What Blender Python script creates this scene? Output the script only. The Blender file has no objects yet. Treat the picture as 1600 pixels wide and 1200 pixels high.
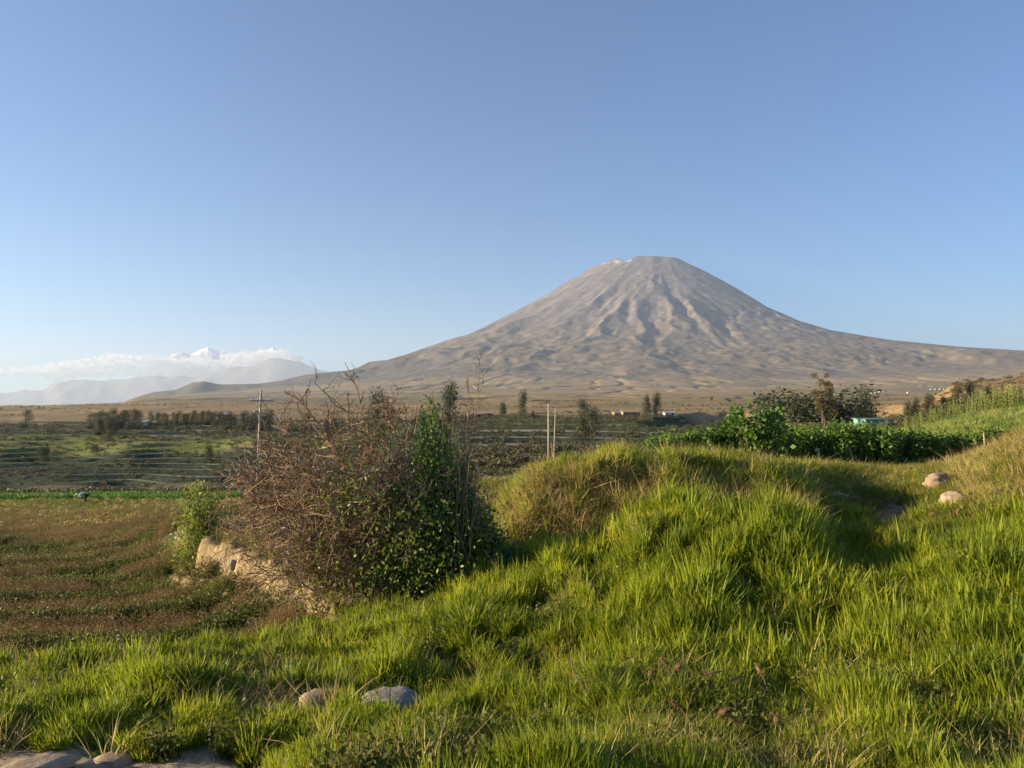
import bpy, bmesh, math, random
import numpy as np
from mathutils import Vector, Matrix

SC = bpy.context.scene
COL = SC.collection
R = math.radians

# ------------------------------------------------------------------ camera
EYE = 2.0
FPX = 1186.0                      # focal length in pixels of the 1600 px wide photograph
PITCH = math.atan(45 / FPX)
cam_d = bpy.data.cameras.new("camera")
cam_d.sensor_width = 36
cam_d.lens = 36 * FPX / 1600
cam_d.clip_start = 0.1
cam_d.clip_end = 120000
cam = bpy.data.objects.new("camera", cam_d)
COL.objects.link(cam)
cam.location = (0, 0, EYE)
cam.rotation_euler = (math.pi / 2 + PITCH, 0, 0)
SC.camera = cam

# ------------------------------------------------------------------ sky, sun, exposure
SUN_ELEV = R(12.5)
SUN_AZ = R(93)                    # to the left of the view direction
sunv = Vector((-math.sin(SUN_AZ) * math.cos(SUN_ELEV), math.cos(SUN_AZ) * math.cos(SUN_ELEV), math.sin(SUN_ELEV)))
world = bpy.data.worlds.new("World")
SC.world = world
world.use_nodes = True
wn = world.node_tree.nodes
wl = world.node_tree.links
wn.clear()
sky = wn.new("ShaderNodeTexSky")
sky.sky_type = 'NISHITA'
sky.sun_disc = False
sky.sun_elevation = SUN_ELEV
sky.sun_rotation = -SUN_AZ
sky.altitude = 300
sky.air_density = 1.0
sky.dust_density = 0.15
sky.ozone_density = 5.2
bg = wn.new("ShaderNodeBackground")
bg.inputs["Strength"].default_value = 0.060
wo = wn.new("ShaderNodeOutputWorld")
wl.new(sky.outputs[0], bg.inputs[0])
wl.new(bg.outputs[0], wo.inputs[0])
sd = bpy.data.lights.new("sun", 'SUN')
sd.energy = 5.0
sd.angle = R(0.5)
sd.color = (1.0, 0.80, 0.52)
so = bpy.data.objects.new("sun", sd)
COL.objects.link(so)
so.rotation_euler = sunv.to_track_quat('Z', 'Y').to_euler()
so.location = sunv * 100
SC.view_settings.view_transform = 'Standard'
SC.view_settings.look = 'None'
SC.view_settings.gamma = 1
SC.view_settings.exposure = 1.75
SC.view_settings.use_curve_mapping = False
SC.render.engine = 'CYCLES'
cy = SC.cycles
cy.max_bounces = 6
cy.diffuse_bounces = 2
cy.glossy_bounces = 1
cy.transmission_bounces = 3
cy.transparent_max_bounces = 40
cy.volume_bounces = 1
cy.caustics_reflective = False
cy.caustics_refractive = False
cy.use_denoising = True
cy.use_adaptive_sampling = True
cy.adaptive_threshold = 0.01

rng = np.random.default_rng(7)
random.seed(7)

# ------------------------------------------------------------------ helpers
def pix(px, py, D):
    """world point seen at photograph pixel (px, py) at distance D ahead"""
    u = (px - 800) / FPX
    v = (600 - py) / FPX
    cp, sp = math.cos(PITCH), math.sin(PITCH)
    fy = cp - v * sp
    fz = sp + v * cp
    return Vector((u / fy * D, D, EYE + fz / fy * D))

def ax(px):
    return (px - 800) / FPX

_perm = np.random.default_rng(3).permutation(4096)
def pn(x, y, seed=0):
    xi = np.floor(x).astype(np.int64); yi = np.floor(y).astype(np.int64)
    xf = x - xi; yf = y - yi
    def g(ix, iy, fx, fy):
        h = _perm[(_perm[(ix + seed * 131) & 4095] + iy) & 4095]
        a = h * (2 * math.pi / 4096) * 7.0
        return np.cos(a) * fx + np.sin(a) * fy
    u = xf * xf * xf * (xf * (xf * 6 - 15) + 10)
    v = yf * yf * yf * (yf * (yf * 6 - 15) + 10)
    a = g(xi, yi, xf, yf); b = g(xi + 1, yi, xf - 1, yf)
    c = g(xi, yi + 1, xf, yf - 1); d = g(xi + 1, yi + 1, xf - 1, yf - 1)
    return ((a + (b - a) * u) + ((c + (d - c) * u) - (a + (b - a) * u)) * v) * 1.5

def fbm(x, y, o=4, seed=0, gain=0.5):
    s = 0; a = 1.0; t = 0
    for i in range(o):
        s = s + a * pn(x * 2 ** i, y * 2 ** i, seed + i); t += a; a *= gain
    return s / t

def ridged(x, y, o=4, seed=0, gain=0.5):
    s = 0; a = 1.0; t = 0
    for i in range(o):
        s = s + a * (1 - np.abs(pn(x * 2 ** i, y * 2 ** i, seed + i)) * 2); t += a; a *= gain
    return s / t

def sstep(e0, e1, x):
    t = np.clip((x - e0) / (e1 - e0), 0, 1)
    return t * t * (3 - 2 * t)

def new_mesh(name, verts, faces, mat=None, cols=None, smooth=False):
    verts = np.asarray(verts, dtype=np.float32)
    faces = np.asarray(faces, dtype=np.int32)
    m = bpy.data.meshes.new(name)
    k = faces.shape[1]; n = len(faces)
    m.vertices.add(len(verts)); m.vertices.foreach_set("co", verts.ravel())
    m.loops.add(n * k); m.loops.foreach_set("vertex_index", faces.ravel())
    m.polygons.add(n)
    m.polygons.foreach_set("loop_start", np.arange(0, n * k, k, dtype=np.int32))
    m.polygons.foreach_set("use_smooth", np.full(n, smooth))
    m.update(calc_edges=True)
    if cols is not None:
        at = m.color_attributes.new("Col", 'FLOAT_COLOR', 'POINT')
        c4 = np.ones((len(verts), 4), dtype=np.float32); c4[:, :3] = cols
        at.data.foreach_set("color", c4.ravel())
    if mat is not None:
        m.materials.append(mat)
    return m

def add(name, data, parent=None, loc=None, rot=None, scale=None):
    o = bpy.data.objects.new(name, data)
    COL.objects.link(o)
    if parent is not None: o.parent = parent
    if loc is not None: o.location = loc
    if rot is not None: o.rotation_euler = rot
    if scale is not None: o.scale = scale if hasattr(scale, '__len__') else (scale,) * 3
    return o

def tag(o, label=None, cat=None, group=None, kind=None):
    if label: o["label"] = label
    if cat: o["category"] = cat
    if group: o["group"] = group
    if kind: o["kind"] = kind
    return o

def copy_tree(o, parent=None):
    c = o.copy(); COL.objects.link(c)
    if parent is not None:
        c.parent = parent
    for ch in o.children:
        copy_tree(ch, c)
    return c

class MB:
    """collects geometry (triangles and quads kept as quads with repeated last index avoided: all as tris)"""
    def __init__(s): s.v = []; s.f = []; s.n = 0
    def addm(s, v, f):
        v = np.asarray(v, float).reshape(-1, 3); f = np.asarray(f, int).reshape(-1, 3)
        s.v.append(v); s.f.append(f + s.n); s.n += len(v)
    def tube(s, pts, rad, k=5, cap=True):
        pts = np.asarray(pts, float); n = len(pts)
        rad = np.broadcast_to(np.asarray(rad, float), (n,))
        t = np.gradient(pts, axis=0); t /= np.linalg.norm(t, axis=1)[:, None] + 1e-9
        ref = np.array([0.31, 0.17, 0.93]) if abs(t[0][2]) < .8 else np.array([1, .13, .05])
        a = np.cross(t, ref); a /= np.linalg.norm(a, axis=1)[:, None] + 1e-9
        b = np.cross(t, a)
        th = np.arange(k) * 2 * math.pi / k
        ring = pts[:, None] + rad[:, None, None] * (np.cos(th)[None, :, None] * a[:, None] + np.sin(th)[None, :, None] * b[:, None])
        f = []
        for i in range(n - 1):
            for j in range(k):
                p, q = i * k + j, i * k + (j + 1) % k
                f += [(p, q, q + k), (p, q + k, p + k)]
        v = ring.reshape(-1, 3)
        if cap:
            v = np.vstack([v, pts[:1], pts[-1:]])
            for j in range(k):
                f += [((j + 1) % k, j, n * k), ((n - 1) * k + j, (n - 1) * k + (j + 1) % k, n * k + 1)]
        s.addm(v, f)
    def box(s, c, d, rz=0):
        c = np.array(c, float); d = np.array(d, float) / 2
        v = np.array([(x, y, z) for x in (-1, 1) for y in (-1, 1) for z in (-1, 1)], float) * d
        cr, sr = math.cos(rz), math.sin(rz)
        v = np.stack([v[:, 0] * cr - v[:, 1] * sr, v[:, 0] * sr + v[:, 1] * cr, v[:, 2]], 1) + c
        q = [(0, 1, 3, 2), (4, 6, 7, 5), (0, 4, 5, 1), (2, 3, 7, 6), (0, 2, 6, 4), (1, 5, 7, 3)]
        f = []
        for a, b, c_, d_ in q: f += [(a, b, c_), (a, c_, d_)]
        s.addm(v, f)
    def leaves(s, cen, size, asp=0.45, up=0.0, r=None, bend=0.0):
        """rhombic leaves at the points cen"""
        r = r or rng
        cen = np.asarray(cen, float); n = len(cen)
        d = r.normal(size=(n, 3)); d[:, 2] += up; d /= np.linalg.norm(d, axis=1)[:, None]
        w = np.cross(d, r.normal(size=(n, 3))); w /= np.linalg.norm(w, axis=1)[:, None] + 1e-9
        sz = (np.asarray(size) * r.uniform(.6, 1.35, n))[:, None]
        v = np.stack([cen, cen + d * sz * .5 + w * sz * asp * .5, cen + d * sz, cen + d * sz * .5 - w * sz * asp * .5], 1).reshape(-1, 3)
        i = np.arange(n)[:, None] * 4
        f = np.concatenate([i + [0, 1, 2], i + [0, 2, 3]])
        s.addm(v, f)
    def mesh(s, name, mat, smooth=False):
        v = np.vstack(s.v); f = np.vstack(s.f)
        return new_mesh(name, v, f, mat, smooth=smooth)

# ------------------------------------------------------------------ materials
def _nt(name):
    m = bpy.data.materials.new(name); m.use_nodes = True
    nt = m.node_tree; nt.nodes.clear()
    return m, nt.nodes, nt.links

def ramp(N, stops):
    r = N.new("ShaderNodeValToRGB")
    el = r.color_ramp.elements
    while len(el) > 1: el.remove(el[0])
    el[0].position = stops[0][0]; el[0].color = (*stops[0][1], 1)
    for p, c in stops[1:]:
        e = el.new(p); e.color = (*c, 1)
    return r

def mat_noise(name, stops, scale=5.0, detail=6, rough=0.9, bump=0.3, bscale=None, dist=0.02, coord="Object", stretch=None):
    m, N, L = _nt(name)
    o = N.new("ShaderNodeOutputMaterial"); p = N.new("ShaderNodeBsdfPrincipled")
    p.inputs["Roughness"].default_value = rough
    p.inputs["Specular IOR Level"].default_value = 0.2
    tc = N.new("ShaderNodeTexCoord"); src = tc.outputs[coord]
    if stretch:
        mp = N.new("ShaderNodeMapping"); mp.inputs["Scale"].default_value = stretch
        L.new(src, mp.inputs[0]); src = mp.outputs[0]
    n = N.new("ShaderNodeTexNoise"); n.inputs["Scale"].default_value = scale; n.inputs["Detail"].default_value = detail
    n.inputs["Roughness"].default_value = 0.65
    L.new(src, n.inputs[0])
    r = ramp(N, stops); L.new(n.outputs[0], r.inputs[0]); L.new(r.outputs[0], p.inputs["Base Color"])
    if bump:
        n2 = N.new("ShaderNodeTexNoise"); n2.inputs["Scale"].default_value = bscale or scale * 3; n2.inputs["Detail"].default_value = 8
        L.new(src, n2.inputs[0])
        b = N.new("ShaderNodeBump"); b.inputs["Strength"].default_value = bump; b.inputs["Distance"].default_value = dist
        L.new(n2.outputs[0], b.inputs["Height"]); L.new(b.outputs[0], p.inputs["Normal"])
    L.new(p.outputs[0], o.inputs[0])
    return m

def mat_vcol(name, scales, amp=0.5, bump=0.4, dist=0.05, bscale=None):
    """terrain: colour attribute varied by two noises"""
    m, N, L = _nt(name)
    o = N.new("ShaderNodeOutputMaterial"); p = N.new("ShaderNodeBsdfPrincipled")
    p.inputs["Roughness"].default_value = 0.95
    p.inputs["Specular IOR Level"].default_value = 0.1
    at = N.new("ShaderNodeAttribute"); at.attribute_name = "Col"
    geo = N.new("ShaderNodeNewGeometry")
    cur = at.outputs["Color"]
    for i, sc in enumerate(scales):
        n = N.new("ShaderNodeTexNoise"); n.inputs["Scale"].default_value = sc; n.inputs["Detail"].default_value = 5
        n.inputs["Roughness"].default_value = 0.7
        L.new(geo.outputs["Position"], n.inputs[0])
        r = N.new("ShaderNodeMapRange"); r.inputs[1].default_value = 0.3; r.inputs[2].default_value = 0.7
        r.inputs[3].default_value = 1 - amp; r.inputs[4].default_value = 1 + amp
        L.new(n.outputs[0], r.inputs[0])
        mx = N.new("ShaderNodeVectorMath"); mx.operation = 'SCALE'
        L.new(cur, mx.inputs[0]); L.new(r.outputs[0], mx.inputs["Scale"])
        cur = mx.outputs[0]
    L.new(cur, p.inputs["Base Color"])
    if bump:
        n2 = N.new("ShaderNodeTexNoise"); n2.inputs["Scale"].default_value = bscale or scales[-1]; n2.inputs["Detail"].default_value = 8
        L.new(geo.outputs["Position"], n2.inputs[0])
        b = N.new("ShaderNodeBump"); b.inputs["Strength"].default_value = bump; b.inputs["Distance"].default_value = dist
        L.new(n2.outputs[0], b.inputs["Height"]); L.new(b.outputs[0], p.inputs["Normal"])
    L.new(p.outputs[0], o.inputs[0])
    return m

def mat_leaf(name, dark, mid, light, trans=0.35, rough=0.55, pscale=0.6, spec=0.25, tgain=1.5):
    """leaf or blade: colour from the instance's random number and a soft world noise; part of the light passes through"""
    m, N, L = _nt(name)
    o = N.new("ShaderNodeOutputMaterial")
    p = N.new("ShaderNodeBsdfPrincipled"); p.inputs["Roughness"].default_value = rough
    p.inputs["Specular IOR Level"].default_value = spec
    oi = N.new("ShaderNodeObjectInfo"); geo = N.new("ShaderNodeNewGeometry")
    n = N.new("ShaderNodeTexNoise"); n.inputs["Scale"].default_value = pscale; n.inputs["Detail"].default_value = 3
    L.new(geo.outputs["Position"], n.inputs[0])
    a = N.new("ShaderNodeMath"); a.operation = 'MULTIPLY_ADD'; a.inputs[1].default_value = 0.45
    L.new(oi.outputs["Random"], a.inputs[0])
    mr = N.new("ShaderNodeMapRange"); mr.inputs[1].default_value = 0.32; mr.inputs[2].default_value = 0.68
    mr.inputs[3].default_value = 0.0; mr.inputs[4].default_value = 0.35
    L.new(n.outputs[0], mr.inputs[0]); L.new(mr.outputs[0], a.inputs[2])
    a2 = N.new("ShaderNodeMath"); a2.operation = 'MULTIPLY_ADD'; a2.inputs[1].default_value = 0.3
    L.new(geo.outputs["Random Per Island"], a2.inputs[0]); L.new(a.outputs[0], a2.inputs[2])
    r = ramp(N, [(0.1, dark), (0.5, mid), (0.95, light)])
    L.new(a2.outputs[0], r.inputs[0]); L.new(r.outputs[0], p.inputs["Base Color"])
    t = N.new("ShaderNodeBsdfTranslucent")
    g = N.new("ShaderNodeVectorMath"); g.operation = 'SCALE'; g.inputs["Scale"].default_value = tgain
    L.new(r.outputs[0], g.inputs[0]); L.new(g.outputs[0], t.inputs[0])
    mx = N.new("ShaderNodeMixShader"); mx.inputs[0].default_value = trans
    L.new(p.outputs[0], mx.inputs[1]); L.new(t.outputs[0], mx.inputs[2]); L.new(mx.outputs[0], o.inputs[0])
    return m

def mat_plain(name, c, rough=0.8, c2=None, scale=8):
    c2 = c2 or tuple(x * 0.6 for x in c)
    return mat_noise(name, [(0.3, c2), (0.65, c)], scale=scale, rough=rough, bump=0.15)

M = {}
M['near'] = mat_vcol("soil_and_turf", (1.3, 9.0), amp=0.35, bump=0.7, dist=0.05, bscale=9)
M['valley'] = mat_vcol("valley_turf", (0.06, 0.7), amp=0.35, bump=0.8, dist=0.5, bscale=0.9)
M['far'] = mat_vcol("volcanic_slopes", (0.0016, 0.012), amp=0.18, bump=0.6, dist=14.0, bscale=0.01)
M['grass'] = mat_leaf("lush_grass", (0.07, 0.10, 0.010), (0.19, 0.235, 0.013), (0.40, 0.40, 0.035), trans=0.42, pscale=0.7)
M['grass2'] = mat_leaf("dull_grass", (0.055, 0.07, 0.015), (0.11, 0.12, 0.02), (0.21, 0.2, 0.045), trans=0.35)
M['straw'] = mat_leaf("straw_grass", (0.16, 0.11, 0.035), (0.37, 0.28, 0.10), (0.58, 0.46, 0.2), trans=0.3)
M['weed'] = mat_leaf("field_weed", (0.04, 0.055, 0.012), (0.09, 0.105, 0.018), (0.2, 0.19, 0.045), trans=0.3, pscale=0.4)
M['sorrel'] = mat_leaf("sorrel_seed", (0.11, 0.07, 0.03), (0.19, 0.125, 0.05), (0.27, 0.19, 0.07), trans=0.25, pscale=0.4)
M['crop'] = mat_leaf("crop_leaf", (0.035, 0.085, 0.015), (0.06, 0.14, 0.02), (0.12, 0.2, 0.03), trans=0.35, pscale=0.2)
M['corn'] = mat_leaf("corn_leaf", (0.13, 0.16, 0.03), (0.24, 0.27, 0.06), (0.4, 0.40, 0.14), trans=0.35, pscale=0.2)
M['bean'] = mat_leaf("bean_leaf", (0.05, 0.10, 0.018), (0.10, 0.175, 0.028), (0.18, 0.26, 0.045), trans=0.3, pscale=0.8)
M['euc'] = mat_leaf("eucalyptus_leaf", (0.035, 0.045, 0.022), (0.06, 0.072, 0.035), (0.11, 0.11, 0.055), trans=0.25, pscale=0.3)
M['scrub'] = mat_leaf("scrub_leaf", (0.05, 0.052, 0.024), (0.09, 0.085, 0.038), (0.15, 0.13, 0.06), trans=0.2, pscale=0.15)
M['ever'] = mat_leaf("evergreen_leaf", (0.035, 0.075, 0.014), (0.065, 0.13, 0.02), (0.15, 0.21, 0.04), trans=0.25, rough=0.35, spec=0.5, pscale=1.5)
M['olive'] = mat_leaf("olive_leaf", (0.055, 0.085, 0.015), (0.13, 0.18, 0.025), (0.25, 0.28, 0.05), trans=0.3, rough=0.45, pscale=2)
M['twig'] = mat_noise("dry_twig", [(0.3, (0.12, 0.08, 0.05)), (0.55, (0.27, 0.18, 0.11)), (0.8, (0.46, 0.32, 0.2))], scale=3, rough=0.8, bump=0.0)
M['bark'] = mat_noise("bark", [(0.3, (0.10, 0.07, 0.05)), (0.7, (0.26, 0.2, 0.14))], scale=3, rough=0.9, bump=0.4)
M['rock'] = mat_noise("grey_rock", [(0.3, (0.16, 0.14, 0.125)), (0.55, (0.27, 0.245, 0.22)), (0.75, (0.4, 0.37, 0.33))], scale=4, rough=0.9, bump=0.6, dist=0.02)
M['rock_tan'] = mat_noise("tan_rock", [(0.3, (0.2, 0.145, 0.095)), (0.55, (0.33, 0.25, 0.17)), (0.75, (0.46, 0.37, 0.27))], scale=4, rough=0.9, bump=0.6, dist=0.02)
M['rock_white'] = mat_noise("white_rock", [(0.3, (0.5, 0.48, 0.45)), (0.7, (0.75, 0.73, 0.7))], scale=6, rough=0.8, bump=0.3)
M['pole'] = mat_noise("concrete_pole", [(0.3, (0.34, 0.29, 0.22)), (0.7, (0.5, 0.43, 0.34))], scale=2, rough=0.8, bump=0.1)
M['iron'] = mat_plain("galvanised_iron", (0.4, 0.38, 0.36))
M['seed'] = mat_leaf("seed_fluff", (0.17, 0.10, 0.04), (0.26, 0.165, 0.07), (0.36, 0.25, 0.11), trans=0.35)
M['wood'] = mat_noise("weathered_wood", [(0.3, (0.25, 0.19, 0.12)), (0.7, (0.45, 0.36, 0.25))], scale=8, rough=0.9, bump=0.3)
M['adobe'] = mat_noise("adobe_wall", [(0.3, (0.26, 0.18, 0.11)), (0.7, (0.42, 0.31, 0.2))], scale=2, rough=0.95, bump=0.3)
M['whitewall'] = mat_plain("whitewashed_wall", (0.72, 0.68, 0.6))
M['tin'] = mat_plain("tin_roof", (0.42, 0.38, 0.34), rough=0.5)
M['teal'] = mat_noise("teal_sheet", [(0.3, (0.13, 0.30, 0.23)), (0.7, (0.2, 0.38, 0.30))], scale=1.2, rough=0.6, bump=0.1)
M['darkopen'] = mat_plain("dark_opening", (0.02, 0.02, 0.02))

# ------------------------------------------------------------------ ground heights
def zlo(x, D):
    """lower field"""
    z = EYE - (3.4 + 0.075 * D)
    z = z + 0.08 * np.maximum(0, x + 30) * sstep(28, 45, D)
    return z

CT = []
def C(*a):
    for px, py, D in a: CT.append((ax(px), math.log(D), (645.0 - py) / FPX))
def CZ(px, z, D): CT.append((ax(px), math.log(D), (z - EYE) / D))
# near bank
C((-300, 1180, 4.4), (0, 1180, 4.5), (200, 1180, 4.6), (400, 1180, 4.6), (800, 1185, 4.6), (1200, 1190, 4.5), (1550, 1195, 4.4), (1900, 1195, 4.4),
  (0, 1115, 5.6), (300, 1105, 5.8), (600, 1105, 6.0), (900, 1105, 5.8), (1250, 1100, 5.6), (1550, 1090, 5.3), (1900, 1090, 5.3),
  (-300, 1075, 6.8), (0, 1070, 7.0), (300, 1050, 7.6), (500, 1020, 8.6), (600, 985, 9.5), (750, 1005, 8.0), (950, 1005, 7.3), (1200, 1005, 7.0), (1500, 1005, 6.5), (1900, 1000, 6.5),
  (750, 945, 9.6), (850, 915, 9.8), (950, 915, 9.0), (1100, 920, 8.6), (1250, 925, 8.4), (1400, 925, 8.2), (1550, 905, 8.2), (1900, 880, 8.5),
  (900, 868, 10.8), (1000, 840, 10.6), (1080, 822, 11.0), (1200, 826, 11.0), (1270, 846, 10.6), (1310, 890, 10.4), (1380, 918, 9.8),
  (1320, 862, 12.5), (1340, 882, 11.4), (1390, 800, 15), (1450, 840, 12.5), (1550, 840, 12), (1640, 800, 12.5),
  (1500, 798, 14), (1530, 768, 15), (1575, 715, 16), (1610, 685, 17), (1700, 650, 18), (1900, 620, 18), (1590, 790, 13.4),
  (1300, 770, 17), (1230, 765, 15.5), (1350, 760, 18), (1450, 752, 18), (1500, 735, 18.5),
  (810, 770, 16.6), (900, 744, 16.8), (1000, 730, 17.2), (1100, 728, 17.6), (1200, 738, 18), (1300, 740, 19), (1400, 742, 20), (1500, 728, 20.5), (1580, 700, 20),
  (830, 842, 13.6), (880, 850, 13.4), (950, 855, 13.3), (1050, 855, 12.8), (1130, 848, 13), (1200, 852, 13),
  (840, 768, 14.6), (900, 753, 14.6), (960, 748, 14.7), (1040, 752, 14.8), (1110, 760, 14.8), (1180, 770, 14.8),
  (800, 885, 12), (740, 900, 11.5), (700, 945, 10.6), (860, 880, 11.7), (770, 845, 14), (760, 822, 16.5), (640, 960, 10.8), (600, 940, 12), (640, 900, 14), (560, 930, 13),
  (500, 890, 15), (430, 862, 17.5), (380, 838, 20), (330, 826, 22), (450, 835, 20), (560, 850, 18), (680, 850, 17), (420, 815, 24), (540, 820, 22), (680, 815, 22), (300, 822, 24))
# middle ground on the left and centre follows the lower field
for px in (-500, -100, 150, 300, 400, 500, 600, 700, 780):
    for D in (34, 45, 60, 80, 100):
        if px > 700 and D < 40: continue
        CZ(px, float(zlo(np.float64(ax(px) * D), np.float64(D))), D)
C((860, 760, 40), (860, 745, 60), (860, 735, 90), (960, 745, 45), (960, 728, 80), (1050, 730, 60), (1050, 715, 100), (860, 757, 25), (960, 745, 25))
# behind the hedge and the corn field on the right
C((1050, 727, 28), (1200, 732, 28), (1300, 733, 28), (1400, 733, 28), (1500, 726, 28), (1560, 705, 28), (1640, 685, 28), (1900, 640, 28),
  (1100, 720, 40), (1250, 715, 40), (1350, 706, 40), (1420, 688, 40), (1500, 668, 40), (1600, 652, 40), (1900, 620, 40),
  (1420, 674, 47), (1500, 657, 47), (1600, 637, 47), (1900, 600, 47), (1350, 690, 50), (1250, 700, 55),
  (1420, 668, 70), (1500, 656, 70), (1600, 640, 70), (1800, 610, 70), (1300, 684, 80), (1150, 695, 80),
  (1150, 680, 130), (1250, 674, 130), (1350, 670, 130), (1430, 665, 110), (1500, 655, 110), (1600, 640, 110), (1900, 600, 110),
  (1150, 664, 200), (1250, 660, 200), (1330, 660, 190), (1385, 652, 190), (1430, 628, 200), (1500, 605, 220), (1600, 592, 230), (1900, 560, 230),
  (1385, 640, 260), (1430, 616, 260), (1600, 590, 300), (1500, 606, 320), (1900, 560, 320), (1430, 625, 340),
  (1150, 654, 300), (1250, 650, 300), (1330, 650, 300), (1150, 645, 450), (1300, 640, 450), (1400, 632, 450), (1600, 610, 450), (1900, 590, 450))
# valley, left
C((-500, 770, 130), (0, 770, 130), (200, 768, 130), (400, 762, 130), (550, 750, 125), (-500, 768, 206), (0, 767, 206), (200, 765, 206), (400, 758, 206), (550, 742, 200),
  (-500, 706, 252), (0, 706, 252), (200, 703, 254), (400, 695, 256), (550, 690, 256),
  (-500, 686, 320), (0, 684, 320), (200, 683, 320), (400, 679, 330), (550, 676, 330),
  (-500, 668, 440), (0, 667, 440), (200, 666, 440), (400, 664, 440), (550, 660, 440),
  (-500, 658, 640), (0, 657, 640), (200, 657, 640), (400, 655, 640), (550, 652, 640))
# valley, centre
C((700, 732, 125), (800, 728, 125), (900, 718, 125), (1000, 708, 125), (700, 712, 160), (800, 706, 160), (900, 703, 160), (1000, 700, 160),
  (700, 700, 178), (800, 698, 178), (900, 696, 178), (1000, 692, 178),
  (700, 678, 220), (800, 676, 220), (900, 675, 220), (1000, 672, 220), (700, 663, 300), (800, 661, 300), (900, 660, 300), (1000, 659, 300),
  (700, 654, 380), (800, 652, 380), (900, 651, 380), (1020, 650, 380), (700, 649, 470), (850, 648, 470), (1000, 646, 470),
  (700, 645, 640), (850, 643, 640), (1000, 641, 640), (1200, 638, 640), (1400, 632, 640), (1600, 622, 640), (1900, 610, 640))
CT = np.array(CT)
KX, KC = 3.0, 0.05
def _kern(d2): return np.sqrt(d2 + KC * KC)
_P = np.stack([CT[:, 0] * KX, CT[:, 1]], 1)
_d2 = ((_P[:, None] - _P[None]) ** 2).sum(2)
_K = np.zeros((len(_P) + 3,) * 2)
_K[:-3, :-3] = _kern(_d2) - 0.0015 * np.eye(len(_P))
_K[:-3, -3:] = np.c_[np.ones(len(_P)), _P]; _K[-3:, :-3] = _K[:-3, -3:].T
_W = np.linalg.solve(_K, np.r_[CT[:, 2], 0, 0, 0])
def rbf(x, y):
    sh = x.shape
    a = (x / y).ravel() * KX; l = np.log(y).ravel()
    out = np.empty(len(a))
    for i in range(0, len(a), 40000):
        s = slice(i, i + 40000)
        d2 = (a[s, None] - _P[None, :, 0]) ** 2 + (l[s, None] - _P[None, :, 1]) ** 2
        out[s] = _kern(d2) @ _W[:-3] + _W[-3] + _W[-2] * a[s] + _W[-1] * l[s]
    return EYE + out.reshape(sh) * y

# outline of the lower field (world x, y)
_lf = [(-1500, 6.0), (-400, 6.9), (0, 7.4), (300, 8.1), (450, 9.0), (522, 10.2), (535, 11.8), (500, 13.6), (450, 15.2), (400, 17.2), (345, 19.4), (318, 21.0), (330, 22.6), (290, 24), (230, 29), (150, 36), (-200, 60), (-1500, 60)]
LF = np.array([(ax(p) * d, d) for p, d in _lf])
def sdf_lower(x, y):
    """positive inside the lower field"""
    px, py = x.ravel(), y.ravel()
    dmin = np.full(len(px), 1e9); ins = np.zeros(len(px), bool)
    n = len(LF)
    for i in range(n):
        a = LF[i]; b = LF[(i + 1) % n]
        e = b - a; t = np.clip(((px - a[0]) * e[0] + (py - a[1]) * e[1]) / (e @ e), 0, 1)
        d = (px - a[0] - t * e[0]) ** 2 + (py - a[1] - t * e[1]) ** 2
        dmin = np.minimum(dmin, d)
        c = ((a[1] > py) != (b[1] > py)) & (px < (b[0] - a[0]) * (py - a[1]) / (b[1] - a[1] + 1e-12) + a[0])
        ins ^= c
    d = np.sqrt(dmin)
    return np.where(ins, d, -d).reshape(x.shape)

def interp_tab(tab, r):
    t = np.array(tab, float); return np.interp(r, t[:, 0], t[:, 1])
VC = (ax(1025) * 14000, 14000.0)
TF = [(0, 2916), (400, 2905), (1000, 2560), (2000, 1960), (3000, 1390), (4000, 960), (5000, 660), (6000, 440), (7000, 310), (8000, 228), (9000, 168), (10000, 122), (11000, 84), (12000, 48), (12800, 22), (13400, 4), (16000, 0)]
TL = [(0, 2916), (330, 2905), (420, 2900), (520, 2850), (590, 2862), (700, 2850), (850, 2820), (1060, 2750), (1475, 2538), (1948, 2243), (2420, 1983), (3128, 1617), (3837, 1357), (4545, 1110), (5017, 985), (5300, 930), (5489, 880), (5961, 770), (6433, 600), (7141, 400), (8027, 250), (9150, 140), (10900, 70), (12100, 35), (14500, 15), (30000, 10)]
TR = [(0, 2916), (177, 2910), (413, 2868), (885, 2656), (1475, 2337), (2065, 1985), (2656, 1720), (3246, 1534), (4309, 1350), (5600, 1227), (6790, 1157), (8500, 1080), (14000, 900)]
TB = [(0, 2916), (400, 2880), (1500, 2200), (4000, 1100), (8000, 400)]
SKY = [(-400, 641.5), (0, 641), (60, 638), (100, 632), (190, 628), (215, 619), (240, 612), (275, 608), (300, 597), (318, 595), (345, 600), (400, 599), (440, 594), (475, 585), (520, 580), (545, 578), (560, 573), (575, 565), (590, 563), (604, 562), (640, 551), (700, 530), (730, 522), (760, 508), (790, 493), (820, 477), (860, 455), (880, 442), (895, 433), (904, 430.5), (915, 421), (930, 414), (948, 408), (956, 403.5), (966, 401), (974, 404), (983, 406.5), (990, 401), (996, 398), (1020, 398), (1034, 398.5), (1044, 400), (1054, 399.3), (1064, 402.5), (1075, 409), (1100, 420), (1150, 447), (1200, 478), (1250, 500), (1300, 515), (1390, 530), (1500, 541), (1600, 547), (2000, 558), (2600, 570)]
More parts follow.
